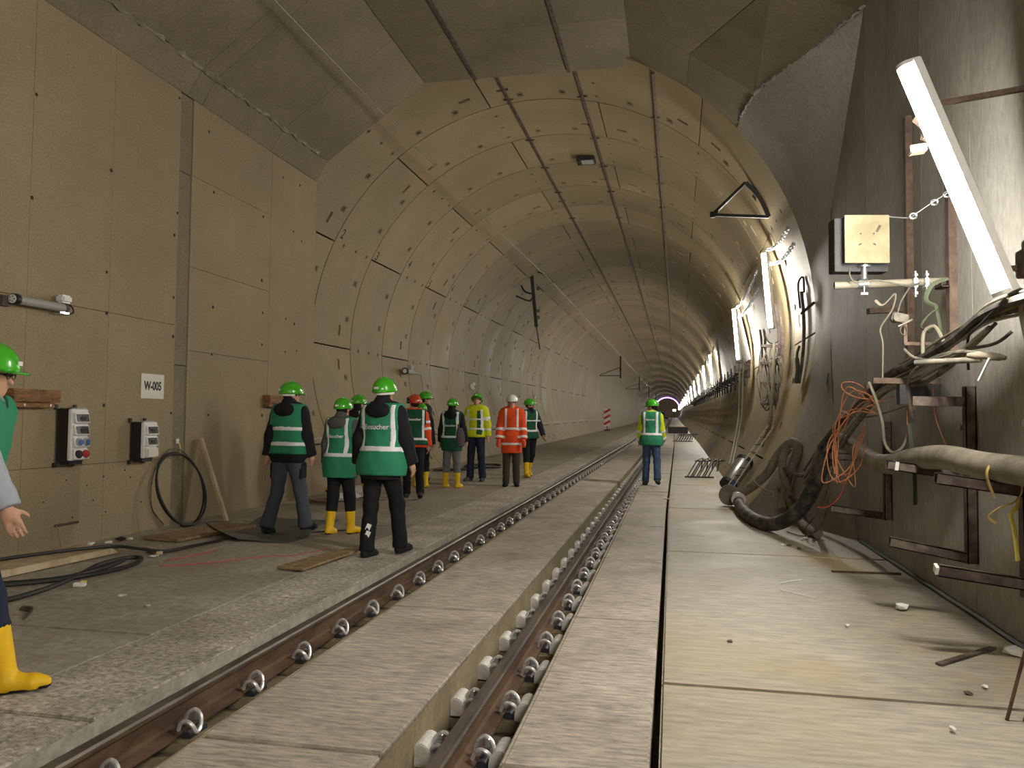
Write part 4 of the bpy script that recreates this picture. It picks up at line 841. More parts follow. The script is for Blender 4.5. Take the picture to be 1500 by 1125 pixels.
cab('hanging_bag', [(2.02, 13.3, 2.6), (1.98, 13.3, 2.45), (1.99, 13.3, 2.2), (1.95, 13.3, 2.0)], [.03]*10+[.05]*10+[.045]*5, 'tarp', 'dark cloth hanging on the thin upright at the bore entrance', 'cloth', ell=.5)
# cable ladder with hanging coils
t = thing('cable_hanger', 'steel cable hanger crowded with coiled leads under the first bore lamp', 'cable hanger', (0, 0, 0))
MB().bar((2.12, 16.2, 1.6), (2.16, 16.2, 3.3), .07, .05, up=(0, 1, 0)).build('post', 'bracket', t)
for z in (1.7, 2.1, 2.5, 2.85): MB().bar((1.72, 16.1, z+.02), (2.14, 16.2, z), .05, .05).build('arm', 'bracket', t)
for k in range(12):
    R_ = random.Random(100+k); x = 1.72+.36*R_.random(); y = 16.0+.3*R_.random(); zt = 2.9-.35*R_.random(); zb = zt-R_.uniform(.6, 1.1)
    P = crv([(x, y, zt), (x-.06, y, zt-.15), (x-.08+R_.uniform(-.06, .06), y, (zt+zb)/2), (x-.02, y, zb), (x+.08, y, zb+.03), (x+.1, y, (zt+zb)/2), (x+.05, y, zt-.1)], 6, closed=True)
    cab_o = MB().tube(P, .013, 6, closed=True).build('coiled_lead', 'cable' if k % 3 else 'tan', smooth=True)
    tag(cab_o, 'coiled lead hanging on the cable hanger under the first bore lamp', 'cable', 'coiled leads on the cable hanger')
cab('flat_strap', [(1.95, 15.9, 2.9), (1.9, 15.8, 2.0), (1.84, 15.7, 1.1), (1.82, 15.6, .9)], .045, 'tan', 'long pale strap hanging from the cable hanger', 'strap', ell=.3)
cab('drop_cable', [(1.78, 16.1, 3.1), (1.86, 16.1, 2.95), (1.95, 16.1, 2.9), (2.05, 16.15, 2.95)], .012, 'black', 'black lead from the first bore lamp to the hanger')
for k, (x, y) in enumerate(((1.72, 21.4), (1.80, 20.6))):
    cab('drop_cable', [(1.8, 22.0-k, 2.9), (1.78, 21.8-k, 2.5), (1.70, y-.3, 1.5), (1.5, y-1.2, .75), (1.33, y-2.2, .35)], .022, 'paleca', ('pale', 'second pale')[k]+' cable dropping down the bore wall near the second bore lamp')
t = thing('pale_board', 'pale board mounted behind the second bore lamp', 'board', Tn(1.99, 24.2, 3.05)); MB().box((-.04, 0, .75), (.05, 1.9, 1.5), Matrix.Rotation(-.22, 3, 'Y')).build('board_body', 'signface', t, bevel=.01)
t = thing('distribution_box', 'small switch box on the wall under the second bore lamp', 'switch box', Tn(1.95, 22.4, 2.5)); MB().box((0, 0, .18), (.16, .3, .36)).build('case', 'cable', t, bevel=.01); MB().box((-.085, 0, .22), (.02, .12, .12)).build('cover', 'redwire', t); MB().bar((.1, 0, .4), (-.3, -.1, .42), .04, .04).build('stay', 'bracket', t)
t = thing('grey_pole', 'pale upright pole rising between the second and third bore lamps', 'pole', Tn(1.85, 33, 2.7)); MB().cyl((0, 0, 0), (-.2, 0, 1.9), .05, 10).build('pole_body', 'grey', t); MB().lathe([(.07, 0), (.07, .1)], (-.2, 0, 1.9), 10).build('pole_cap', 'grey', t)
# row of cable brackets with cables, receding
for i, y in enumerate(np.arange(24, 92, 2.0)):
    y = float(y); z = 2.55
    t = thing('row_bracket', 'dark cable bracket in the long row on the right side of the bore', 'bracket', Tn(1.9, y, z), group='row of cable brackets in the bore')
    MB().box((.12, 0, .2), (.05, .08, .85)).build('post', 'dark', t); MB().bar((.12, 0, -.02), (-.22, 0, .06), .06, .05).build('arm', 'dark', t); MB().bar((-.2, 0, .05), (-.2, 0, .22), .05, .04).build('tip', 'dark', t)
for k in range(4):
    P = [Tn(1.72+.07*k, float(y), 2.64+.05*(k % 2)+.03*math.sin(y*1.7+k)) for y in np.arange(22, 160, 1.)]
    tag(MB().tube(P, .03, 5).build('row_cable', ('cable', 'hosedark', 'cable', 'black')[k], smooth=True), ('nearest', 'second', 'third', 'innermost')[k]+' of the long cables lying on the row of brackets', 'cable', 'long cables on the bracket row')
# longitudinal strip and floor pieces against the right toe
t = thing('metal_drum', 'shiny galvanised metal cylinder leaning at the toe of the bore wall', 'cylinder', (0, 0, 0))
a, b = Vector((1.03, 15.2, .18)), Vector((1.36, 15.6, .60)); d = (b-a).normalized()
MB().tube([a, a+d*.02, b-d*.02, b], [.15, .16, .16, .15], 22).build('barrel', 'steel', t, smooth=True); MB().tube([b-d*.05, b+d*.03], .17, 22).build('rim', 'dark', t, smooth=True); MB().tube([a-d*.02, a+d*.05], .166, 22).build('bottom_rim', 'dark', t)
t = thing('mesh_ladder', 'bright perforated steel strip leaning up beside the metal cylinder', 'ladder', (0, 0, 0))
a, b = Vector((.96, 15.0, .02)), Vector((1.80, 15.2, 1.30)); d = (b-a).normalized(); s = Vector((.05, -.03, 0))
for q in (-1, 1): MB().bar(a+s*q, b+s*q, .025, .02).build('stile', 'paper', t)
for k in range(9): c = a.lerp(b, (k+.5)/9); MB().bar(c-s*1.1, c+s*1.1, .03, .012).build('rung', 'dark', t)
MB().bar(a+d*.02, a+d*.3, .14, .03).build('blue_end', 'blue', t)
def rebar_pile(x, y, n, lab):
    t = thing('rebar_pile', lab, 'steel frames', Tn(x, y, 0))
    for k in range(n):
        z = .02+.012*k; dx = .13*k
        MB().tube([(dx-.28, -.35, .03), (dx-.05, .1, .38), (dx+.1, .35, .42), (dx+.05, .5, .1)], .016, 5).build('bent_bar', 'bracket', t); MB().tube([(dx-.2, -.4, .03), (dx+.02, .05, .36), (dx+.16, .3, .4)], .016, 5).build('bent_bar', 'dark', t)
    MB().tube([(-.35, -.4, .015), (.13*n-.2, -.4, .015)], .018, 5).build('base_bar', 'dark', t); MB().tube([(-.1, .12, .36), (.13*n+.1, .12, .38)], .018, 5).build('top_bar', 'dark', t)
    return t
rebar_pile(.60, 19.4, 4, 'pile of bent steel frames on the floor left of the metal cylinder'); rebar_pile(.2, 44, 7, 'far dark pile of bent steel frames near the distant floor edge')
for k, (y, z) in enumerate(((17.5, 1.0), (19, 1.05), (16, 1.1), (22, 1.2), (25, .95))):
    s = (z-ZC)/RAD; x = ax(y)+(RAD+.005)*math.sqrt(1-s*s); tag(MB().box((x, y, z), (.03, .32, .03)).build('cast_slot', 'bracket'), 'short dark slot bar in the lower right lining', 'slot', 'slot bars in the lower right lining')
# debris on the right floor
scrap(1.666, 6.355, .055, 'paper', 'crumpled white paper in the middle of the right floor', 21, .5, 'paper_scrap'); scrap(2.03, 5.31, .06, 'paper', 'crumpled white paper at the foot of the right wall', 22, .6, 'paper_scrap')
scrap(1.17, 5.75, .02, 'paper', 'tiny white chip on the right floor', 23, .5); scrap(.36, 5.2, .018, 'cable', 'tiny dark chip near the floor slot', 24, .5); scrap(1.62, 4.62, .02, 'paper', 'small pale chip beyond the floor joint', 25, .4); scrap(1.5, 4.5, .022, 'bracket', 'small dark chip beyond the floor joint', 26, .4); scrap(1.25, 3.95, .02, 'paper', 'tiny pale chip near the bottom of the right floor', 27, .5)
for k, (x, y) in enumerate(((1.22, 9.3), (1.28, 9.25), (1.5, 9.75), (1.36, 9.05), (1.55, 9.8), (1.62, 9.7))): scrap(x, y, .03, 'cap' if k % 2 == 0 else 'bracket', 'small rubble bit on the floor below the hose', 30+k, .4, 'rubble_bit')['group'] = 'rubble bits below the hose'
t = thing('wood_lath', 'thin dark lath lying on the right floor near the wall', 'wood', (0, 0, 0)); MB().bar((1.507, 4.983, .008), (1.95, 5.42, .008), .04, .012).build('lath_body', 'bracket', t)
t = thing('rust_strip', 'thin rusty strip lying across the right floor', 'bar', (0, 0, 0)); MB().bar((1.452, 7.787, .008), (2.06, 7.83, .008), .03, .012).build('strip_body', 'rust', t)
t = thing('bent_rebar', 'bent rusty rods standing at the lower right edge', 'rod', (0, 0, 0))
for dx in (0, .075): MB().tube(crv([(1.55+dx, 4.156, .0), (1.60+dx, 4.2, .12), (1.67+dx, 4.25, .3), (1.72+dx, 4.28, .42)], 4), .008, 6).build('rod', 'rust', t)
for k, pts in enumerate((((.9, 7.1), (1.02, 7.25), (1.12, 7.32)), ((.88, 6.85), (1.0, 6.72), (1.12, 6.6)))): cab('pale_wire', [(p[0], p[1], .006) for p in pts], .004, 'paper', ('upper of two thin white wires on the right floor', 'lower of two thin white wires on the right floor')[k], 'wire', sides=5)
tag(MB().bar((-.14, 14.1, .006), (.05, 14.1, .006), .12, .012).build('joint_cover', 'lumber'), 'small pale board lying across the floor slot', 'board')
# ------------------------------------------------------------------ people: one smooth body each, dressed in its own garments
def seg(P, a, b, ra, rb, fy=1.):
    a = np.asarray(a, np.float32); b = np.asarray(b, np.float32); d = b-a; Q = P-a
    if fy != 1.: s = np.array((1, 1/fy, 1), np.float32); d = d*s; Q = Q*s
    t = np.clip((Q @ d)/max(1e-9, float(d @ d)), 0, 1); return np.sqrt(((Q-t[:, None]*d)**2).sum(1))-(ra+(rb-ra)*t)
def ell(P, c, r): return (np.sqrt((((P-np.asarray(c, np.float32))/np.asarray(r, np.float32))**2).sum(1))-1)*min(r)
def smin(a, b, k=.03): h = np.clip(.5+.5*(b-a)/k, 0, 1); return b+(a-b)*h-k*h*(1-h)
def smins(L, k=.03):
    o = L[0]
    for q in L[1:]: o = smin(o, q, k)
    return o
def net(field, lo, hi, h):
    """surface nets of field<0"""
    lo = np.array(lo, float)-2*h; n = np.ceil((np.array(hi, float)+2*h-lo)/h).astype(int)+1
    g = [lo[i]+h*np.arange(n[i]) for i in range(3)]; X, Y, Z = np.meshgrid(*g, indexing='ij')
    V = field(np.stack([X.ravel(), Y.ravel(), Z.ravel()], 1).astype(np.float32)).reshape(n)
    c = [V[i:n[0]-1+i, j:n[1]-1+j, k:n[2]-1+k] for i in (0, 1) for j in (0, 1) for k in (0, 1)]
    ins = np.stack([q < 0 for q in c]); act = ins.any(0) & ~ins.all(0); idx = -np.ones(act.shape, int); A = np.argwhere(act); idx[act] = np.arange(len(A))
    cv = np.stack([q[act] for q in c], 1); off = np.array([(i, j, k) for i in (0, 1) for j in (0, 1) for k in (0, 1)], float)
    acc = np.zeros((len(A), 3)); cnt = np.zeros(len(A))
    for p in range(8):
        for q in range(p+1, 8):
            if abs(off[p]-off[q]).sum() != 1: continue
            m = (cv[:, p] < 0) != (cv[:, q] < 0); t = cv[m, p]/(cv[m, p]-cv[m, q]); acc[m] += off[p]+(off[q]-off[p])*t[:, None]; cnt[m] += 1
    pts = lo+(A+acc/cnt[:, None])*h; F = []
    for ax_ in range(3):
        s1 = [slice(None)]*3; s2 = [slice(None)]*3; s1[ax_] = slice(0, -1); s2[ax_] = slice(1, None)
        a, b = V[tuple(s1)] < 0, V[tuple(s2)] < 0; E_ = np.argwhere(a != b); u, v = (ax_+1) % 3, (ax_+2) % 3
        E_ = E_[(E_[:, u] > 0) & (E_[:, v] > 0) & (E_[:, u] < n[u]-1) & (E_[:, v] < n[v]-1)]
        q = []
        for du, dv in ((0, 0), (-1, 0), (-1, -1), (0, -1)): w_ = E_.copy(); w_[:, u] += du; w_[:, v] += dv; q.append(idx[w_[:, 0], w_[:, 1], w_[:, 2]])
        q = np.stack(q, 1); fl = a[E_[:, 0], E_[:, 1], E_[:, 2]]; q[~fl] = q[~fl][:, ::-1]; F.append(q)
    F = np.concatenate(F); F = F[(F >= 0).all(1)]; return pts, F
def np_mesh(name, parts, m):
    V = np.concatenate([p[0] for p in parts]); o = 0; Fs = []
    for p in parts: Fs.append(p[1]+o); o += len(p[0])
    F = np.concatenate(Fs); me = bpy.data.meshes.new(name); me.vertices.add(len(V)); me.vertices.foreach_set('co', V.astype(np.float32).ravel())
    me.loops.add(len(F)*4); me.loops.foreach_set('vertex_index', F.ravel().astype(np.int32)); me.polygons.add(len(F)); me.polygons.foreach_set('loop_start', np.arange(0, len(F)*4, 4, dtype=np.int32))
    me.update(calc_edges=True); me.validate(); me.materials.append(MT[m] if isinstance(m, str) else m); me.shade_smooth(); return me
def cloth(n, c, rough=.85, noise=.12, sp=.3): MT[n] = plain(n, c, rough, spec=sp, noise=noise, scale=25, bump=.15)
for n, c in dict(skin=(.52, .30, .21), lip=(.42, .16, .13), vestgreen=(.03, .235, .125), vestdark=(.012, .085, .045), jacketblack=(.010, .010, .013), jacketgrey=(.085, .085, .085), lightgrey=(.33, .36, .41), jacketnavy=(.012, .016, .028), charcoal=(.035, .037, .045), hivis=(.62, .72, .02), hiorange=(.80, .085, .02), trouserblack=(.009, .009, .011), greytrouser=(.065, .072, .095), greyjean=(.15, .155, .165), navyjean=(.015, .02, .045), bluejean=(.045, .085, .165), olive=(.055, .045, .032), bootyellow=(.78, .48, .015), shoeblack=(.012, .012, .013), shoegrey=(.06, .06, .06), hairdark=(.018, .013, .010), bag=(.08, .08, .085), glove=(.015, .015, .016)).items(): cloth(n, c, .45 if n == 'bootyellow' else .85)
MT['stripe'] = plain('reflective_stripe', (.80, .82, .84), .35, spec=.6, noise=.04)
for n, c in dict(helmgreen=(.055, .40, .018), helmwhite=(.74, .74, .72), helmred=(.62, .06, .02)).items(): MT[n] = plain(n, c, .25, spec=.5, noise=.05, coat=.5)
MT['eye'] = plain('eye', (.02, .015, .012), .2); MT['eyewhite'] = plain('eye_white', (.7, .68, .65), .3)

def rot(v, ax_, a):
    return np.array(Matrix.Rotation(math.radians(a), 3, ax_) @ Vector(v))
class Fig: pass
def skeleton(o):
    f = Fig(); s = o['H']/1.75; f.s = s; f.w = w_ = o.get('build', 1.)
    lean = o.get('lean', 2); pel = np.array((0, 0, .95)); up = rot((0, 0, 1), 'X', -lean); f.up = up
    tw = o.get('twist', 0)
    f.pel = pel; f.waist = pel+up*.14; f.chest = pel+up*.37; f.neck = pel+up*.545; hp = rot(up, 'X', -o.get('neckfwd', 6)); f.head = f.neck+hp*.155
    f.sh = []; f.el = []; f.wr = []; f.hd = []; f.hip = []; f.kn = []; f.an = []; f.toe = []
    for k, sd in enumerate((-1, 1)):        # left, right
        sw_, ab, eb, tw_ = o['arms'][k]
        S = f.chest+up*.13+rot((sd*.175*(.9+.1*w_), 0, 0), 'Z', tw)
        d = rot(rot((0, 0, -1), 'Y', -sd*ab), 'X', sw_); E_ = S+d*.285; d2 = rot(rot((0, 0, -1), 'Y', -sd*ab*.5), 'X', sw_+eb); d2 = rot(d2, 'Z', sd*tw_); W = E_+d2*.245
        f.sh.append(S); f.el.append(E_); f.wr.append(W); f.hd.append((W, d2))
        th, kb, ab2, fo = o['legs'][k]
        H_ = pel+np.array((sd*.088, 0, -.03)); d = rot(rot((0, 0, -1), 'Y', -sd*ab2), 'X', th); K = H_+d*.425; d2 = rot(rot((0, 0, -1), 'Y', -sd*ab2), 'X', th-kb); A_ = K+d2*.415
        fd = rot(rot((0, 1, 0), 'X', o.get('footpitch', ((th-kb)*.5,)*2)[k] if 'footpitch' in o else (th-kb)*.45), 'Z', -sd*fo); f.hip.append(H_); f.kn.append(K); f.an.append(A_); f.toe.append((A_, fd))
    zmin = min(min(A_[2]-.085, (A_+fd*.16)[2]-.06) for A_, fd in f.toe); sh_ = np.array((0, 0, -zmin))
    for n in ('pel', 'waist', 'chest', 'neck', 'head'): setattr(f, n, (getattr(f, n)+sh_)*s)
    for n in ('sh', 'el', 'wr', 'hip', 'kn', 'an'): setattr(f, n, [(q+sh_)*s for q in getattr(f, n)])
    f.hd = [((q+sh_)*s, d) for q, d in f.hd]; f.toe = [((q+sh_)*s, d) for q, d in f.toe]
    return f
def torso(P, f, e, k=.06):
    s, w_ = f.s, f.w; fy = .66
    return smins([seg(P, f.pel+np.array((-.05, 0, 0))*s, f.pel+np.array((.05, 0, 0))*s, .115*s*w_+e, .115*s*w_+e, .85), seg(P, f.pel, f.waist, .135*s*w_+e, .13*s*w_+e, .72), seg(P, f.waist, f.chest, .13*s*w_+e, .155*s*w_+e, fy),
                  seg(P, f.sh[0]*.8+f.sh[1]*.2, f.sh[1]*.8+f.sh[0]*.2, .085*s+e, .085*s+e, .95), seg(P, f.chest, f.neck-f.up*.06*s, .15*s*w_+e, .10*s+e, .62)], k)
def arm(P, f, k, e, grow=0.): s = f.s; return smin(seg(P, f.sh[k], f.el[k], .054*s+e, .044*s+e), seg(P, f.el[k], f.wr[k], .044*s+e, .031*s+e+grow), .03)
def leg(P, f, k, e, flare=0.): s = f.s; return smin(seg(P, f.hip[k], f.kn[k], .088*s*f.w+e, .058*s+e), seg(P, f.kn[k], f.an[k], .058*s+e, .042*s+e+flare), .04)
def folds(P, amp, z=1.): return amp*(np.sin(P[:, 2]*38*z+6*np.sin(P[:, 0]*9)+4*np.sin(P[:, 1]*11))*.5+np.sin(P[:, 2]*17+P[:, 0]*26+P[:, 1]*21)*.5)
def bounds(pts, r): A = np.array(pts); return A.min(0)-r, A.max(0)+r
def person(o):
    f = skeleton(o); s = f.s; hr = o.get('res', .015)
    t = thing('person', o['label'], 'person', (o['pos'][0], o['pos'][1], fz(o['pos'][1])+o.get('dz', 0.)), math.radians(o['rot']))
    hy, hpch = o.get('look', (0, 0)); HR = Matrix.Rotation(math.radians(hy), 3, 'Z') @ Matrix.Rotation(math.radians(hpch), 3, 'X'); HRi = np.array(HR.inverted()).T.astype(np.float32)
    hc = f.head
    # --- body: limbs and trunk, then head and hands at finer grain, one mesh
    def bodyf(P): return smins([torso(P, f, -.012)]+[arm(P, f, k, -.006) for k in (0, 1)]+[leg(P, f, k, -.008) for k in (0, 1)]+[seg(P, f.toe[k][0]-np.array((0, 0, .035))*s, f.toe[k][0]+f.toe[k][1]*.13*s-np.array((0, 0, .045))*s, .036*s, .028*s) for k in (0, 1)]+[seg(P, f.neck-f.up*.08*s, hc, .056*s, .055*s)], .03)
    allp = [f.head]+f.sh+f.el+f.wr+f.kn+f.an+[q+d*.2*s for q, d in f.toe]; lo, hi = bounds(allp, .14*s); lo[2] = -.01
    parts = [net(bodyf, lo, hi, .022)]
    def headf(P):
        Q = (P-hc.astype(np.float32)) @ HRi/s
        d = smins([ell(Q, (0, -.012, .035), (.074, .092, .088)), ell(Q, (0, .018, -.04), (.058, .066, .075)), ell(Q, (0, .045, -.082), (.032, .034, .03))], .03)
        d = smin(d, seg(Q, (0, .082, .012), (0, .104, -.028), .009, .013), .014)           # nose
        d = smin(d, seg(Q, (-.035, .074, .03), (.035, .074, .03), .010, .010), .015)          # brow
        for x in (-.031, .031): d = np.maximum(d, -(ell(Q, (x, .092, .010), (.017, .014, .011))))
        for x in (-.076, .076): d = smin(d, ell(Q, (x, -.005, -.005), (.011, .022, .034)), .008)   # ears
        d = smin(d, seg(Q, (-.018, .078, -.056), (.018, .078, -.056), .007, .007), .01)
        return np.minimum(d*s, seg(P, f.neck-f.up*.05*s, hc-np.array((0, 0, .05))*s, .055*s, .054*s))
    parts.append(net(headf, hc-.17*s, hc+.17*s, .0085 if hr > .012 else .007))
    def handf(k):
        W, d = f.hd[k]; sd = (-1, 1)[k]; fwd = np.array((0, 1, 0.)); fwd = fwd-d*(fwd @ d); fwd /= np.linalg.norm(fwd)+1e-6; out = np.cross(d, fwd)*1.; pal = out*(-sd if (out @ np.array((sd, 0, 0))) > 0 else sd)
        curl = o.get('curl', 18)
        def g(P):
            L = [seg(P, W-d*.03*s, W+d*.045*s, .029*s, .032*s), seg(P, W+d*.04*s+fwd*.02*s, W+d*.085*s+fwd*.022*s, .022*s, .018*s), seg(P, W+d*.04*s-fwd*.016*s, W+d*.08*s-fwd*.02*s, .022*s, .016*s)]
            h_ = smins(L, .015)
            for q, (of, ln) in enumerate(((.032, .066), (.011, .075), (-.010, .070), (-.030, .054))):
                b = W+(d*.085+fwd*of)*s; c = math.radians(curl); d1 = d*math.cos(c)+pal*math.sin(c); d2 = d*math.cos(2.6*c)+pal*math.sin(2.6*c); m_ = b+d1*ln*.5*s; h_ = smin(h_, np.minimum(seg(P, b, m_, .0098*s, .009*s), seg(P, m_, m_+d2*ln*.5*s, .009*s, .0075*s)), .006)
            b = W+(d*.03+fwd*.026)*s; m_ = b+(d*.5+fwd*.75+pal*.35)*.04*s; h_ = smin(h_, np.minimum(seg(P, b, m_, .013*s, .011*s), seg(P, m_, m_+(d*.8+fwd*.4+pal*.4)*.032*s, .011*s, .008*s)), .01)
            return h_
        c = W+d*.07*s; return net(g, c-.13*s, c+.13*s, .0075)
    for k in (0, 1): parts.append(handf(k))
    link('body', np_mesh('body', parts, 'skin'), t)
    def onhead(p): return tuple(hc+np.array(HR @ Vector(p))*s)
    if o.get('face', True):
        for x in (-.031, .031): MB().lathe([(.0001, -.006), (.008, -.003), (.008, .003), (.0001, .006)], onhead((x, .078, .011)), 8, HR).build('eye', 'eye', t, smooth=True)
        MB().tube(crv([onhead((-.024, .077, -.056)), onhead((0, .085, -.056)), onhead((.024, .077, -.056))], 4), .0045, 5).build('mouth', 'lip', t, smooth=True)
        if o.get('glasses'):
            for x in (-.032, .032): MB().tube([onhead((x+.024*math.cos(a), .097, .010+.018*math.sin(a))) for a in np.linspace(0, 2*math.pi, 14, endpoint=False)], .003, 5, closed=True).build('glasses', 'black', t)
            for x in (-.058, .058): MB().tube([onhead((x, .095, .014)), onhead((x*1.33, .0, .012))], .003, 5).build('glasses', 'black', t)
    # --- hair
    if o.get('hair'):
        def hairf(P):
            Q = (P-hc.astype(np.float32)) @ HRi/s; d = ell(Q, (0, -.022, .03), (.083, .096, .095)); d = np.maximum(d, Q[:, 1]*.8-.045-Q[:, 2]*.4)
            if o['hair'] == 'long': d = smin(d, seg(Q, (0, -.085, -.02), (0, -.125, -.2), .06, .085, .6), .04)
            if o['hair'] == 'tail': d = smin(d, seg(Q, (.02, -.10, -.03), (.04, -.14, -.17), .03, .035), .03)
            return d*s
        link('hair', np_mesh('hair', [net(hairf, hc-np.array((.16, .26, .36))*s, hc+.16*s, .011)], 'hairdark'), t)
    if o.get('beard'):
        def bf(P):
            Q = (P-hc.astype(np.float32)) @ HRi/s; d = smin(ell(Q, (0, .020, -.05), (.062, .069, .07)), ell(Q, (0, .047, -.085), (.036, .038, .034)), .03); d = np.maximum(d, Q[:, 2]+.045-np.abs(Q[:, 0])*.75); return d*s
        link('beard', np_mesh('beard', [net(bf, hc-.15*s, hc+.12*s, .009)], 'hairdark'), t)
    # --- trousers
    hem = o.get('trouserhem', .06)*s
    def trof(P):
        d = smins([leg(P, f, k, .016, o.get('flare', .012)) for k in (0, 1)]+[seg(P, f.pel+np.array((-.045, 0, .0))*s, f.pel+np.array((.045, 0, .0))*s, .125*s*f.w, .125*s*f.w, .85)], .025)+folds(P, .0045)
        cut = np.maximum.reduce([-9+0*P[:, 0]]) if 0 else None
        for k in (0, 1):
            a = f.an[k]; u = (f.kn[k]-a); u = u/np.linalg.norm(u); pass
        near = [((P-f.an[k].astype(np.float32)) @ ((f.kn[k]-f.an[k])/np.linalg.norm(f.kn[k]-f.an[k])).astype(np.float32)) for k in (0, 1)]
        d0 = [((P-f.an[k].astype(np.float32))**2).sum(1) for k in (0, 1)]; al = np.where(d0[0] < d0[1], near[0], near[1])
        return np.maximum(d, (hem-.085*s)-al)
    lo, hi = bounds([f.pel, f.kn[0], f.kn[1], f.an[0], f.an[1], f.pel+f.up*.1], .19*s*f.w); lo[2] = 0
    tr = link('trousers', np_mesh('trousers', [net(trof, lo, hi, hr)], o['trousers']), t)
    if o.get('kneepad'):
        for k in (0, 1):
            c = (f.hip[k]*.55+f.kn[k]*.45); MB().box(tuple(c+np.array(((-1, 1)[k]*.082, 0, .02))*s), (.03, .13, .2)).build('cargo_pocket', 'shoeblack', tr, bevel=.012)
    if o.get('legflash'):
        c = (f.kn[0]*.35+f.an[0]*.65); d = (f.kn[0]-f.an[0])/np.linalg.norm(f.kn[0]-f.an[0])
        for q in (0, .07): MB().bar(tuple(c+np.array((.022, -.064, .0))*s+d*(q-.02)), tuple(c+np.array((.045, -.06, .035))*s+d*(q+.005)), .012, .045).build('leg_flash', 'stripe', tr)
    # --- footwear
    for k in (0, 1):
        A_, d = f.toe[k]; tall = o['shoes'] == 'bootyellow'; dn = np.cross(np.cross(d, (0, 0, -1)), d); dn = dn/np.linalg.norm(dn); shin = (f.kn[k]-A_)/np.linalg.norm(f.kn[k]-A_)
        def shf(P):
            heel = A_-d*.035*s+dn*.048*s; ball = A_+d*.12*s+dn*.05*s; toe = A_+d*.17*s+dn*.055*s
            g = smins([seg(P, heel, ball, .040*s, .042*s), seg(P, ball, toe, .042*s, .032*s), seg(P, A_+dn*.02*s, A_+d*.06*s+dn*.035*s, .048*s, .040*s), seg(P, A_+dn*.02*s, A_+shin*(.27 if tall else .05)*s, .050*s if tall else .046*s, .068*s if tall else .05*s)], .025)
            if tall: g = np.maximum(g, ((P-A_.astype(np.float32)) @ shin.astype(np.float32))-.275*s)
            return np.maximum(g, ((P-A_.astype(np.float32)) @ dn.astype(np.float32))-.083*s)
        c0, c1 = bounds([A_, A_+d*.2*s, A_-d*.05*s, A_+shin*(.27 if tall else .08)*s, A_+dn*.08*s], .085*s)
        so = link('boot' if tall else 'shoe', np_mesh('boot', [net(shf, c0, c1, .0125)], o['shoes']), t)
        def solef(P):
            g = np.minimum(seg(P, A_-d*.035*s+dn*.048*s, A_+d*.12*s+dn*.05*s, .045*s, .047*s), seg(P, A_+d*.12*s+dn*.05*s, A_+d*.17*s+dn*.055*s, .047*s, .037*s)); h_ = (P-A_.astype(np.float32)) @ dn.astype(np.float32); return np.maximum(g, np.maximum(h_-.086*s, .066*s-h_))
        link('sole', np_mesh('sole', [net(solef, c0, c1, .0125)], 'shoeblack'), so)
    # --- jacket
    jh = o.get('jackethem', -.06); J_ = f.pel+f.up*jh*s
    def jacf(P):
        e = o.get('bulk', .022); fl_ = np.clip(-(P-f.waist.astype(np.float32)) @ f.up.astype(np.float32), 0, .5)*o.get('jflare', .10)
        d = torso(P, f, e)-fl_
        if jh < -.1: d = smin(d, seg(P, f.pel, J_, .15*s*f.w+e, .165*s*f.w+e, .78), .05)
        d = np.maximum(d, -((P-J_.astype(np.float32)) @ f.up.astype(np.float32)))
        for k in (0, 1):
            u = (f.wr[k]-f.el[k])/np.linalg.norm(f.wr[k]-f.el[k]); a_ = np.maximum(arm(P, f, k, e*.85, .012), ((P-f.wr[k].astype(np.float32)) @ u.astype(np.float32))-.005); d = smin(d, a_, .035)
        return d
    jcore = jacf
    def jacf(P):
        d = jcore(P)
        if o.get('hood'): d = smin(d, np.minimum(seg(P, f.neck+np.array((-.05, -.055, .0))*s, f.neck+np.array((.05, -.055, .0))*s, .062*s, .062*s), seg(P, f.neck+np.array((0, -.05, -.01))*s, f.neck+np.array((0, -.03, .075))*s, .075*s, .08*s)), .04)
        else: d = smin(d, seg(P, f.neck-f.up*.03*s, f.neck+f.up*.03*s, .07*s, .068*s), .02)
        return d+folds(P, .004)
    lo, hi = bounds([f.neck+f.up*.12*s, J_]+f.sh+f.el+f.wr, .17*s*f.w); lo = np.minimum(lo, f.pel-.24*s*f.w+np.array((0, 0, .2))); hi = np.maximum(hi, f.chest+np.array((.24, .2, 0))*s); lo[2] = J_[2]-.03
    ja = link('jacket', np_mesh('jacket', [net(jacf, lo, hi, hr)], o['jacket']), t)
    if o.get('gloves'):
        for k in (0, 1):
            W, d = f.hd[k]; q = MB().tube([tuple(W-d*.01*s), tuple(W+d*.05*s), tuple(W+d*.1*s), tuple(W+d*.17*s)], [.036*s, .045*s, .046*s, .025*s], 10).build('glove', 'glove' if o['gloves'] is True else o['gloves'], t, smooth=True)
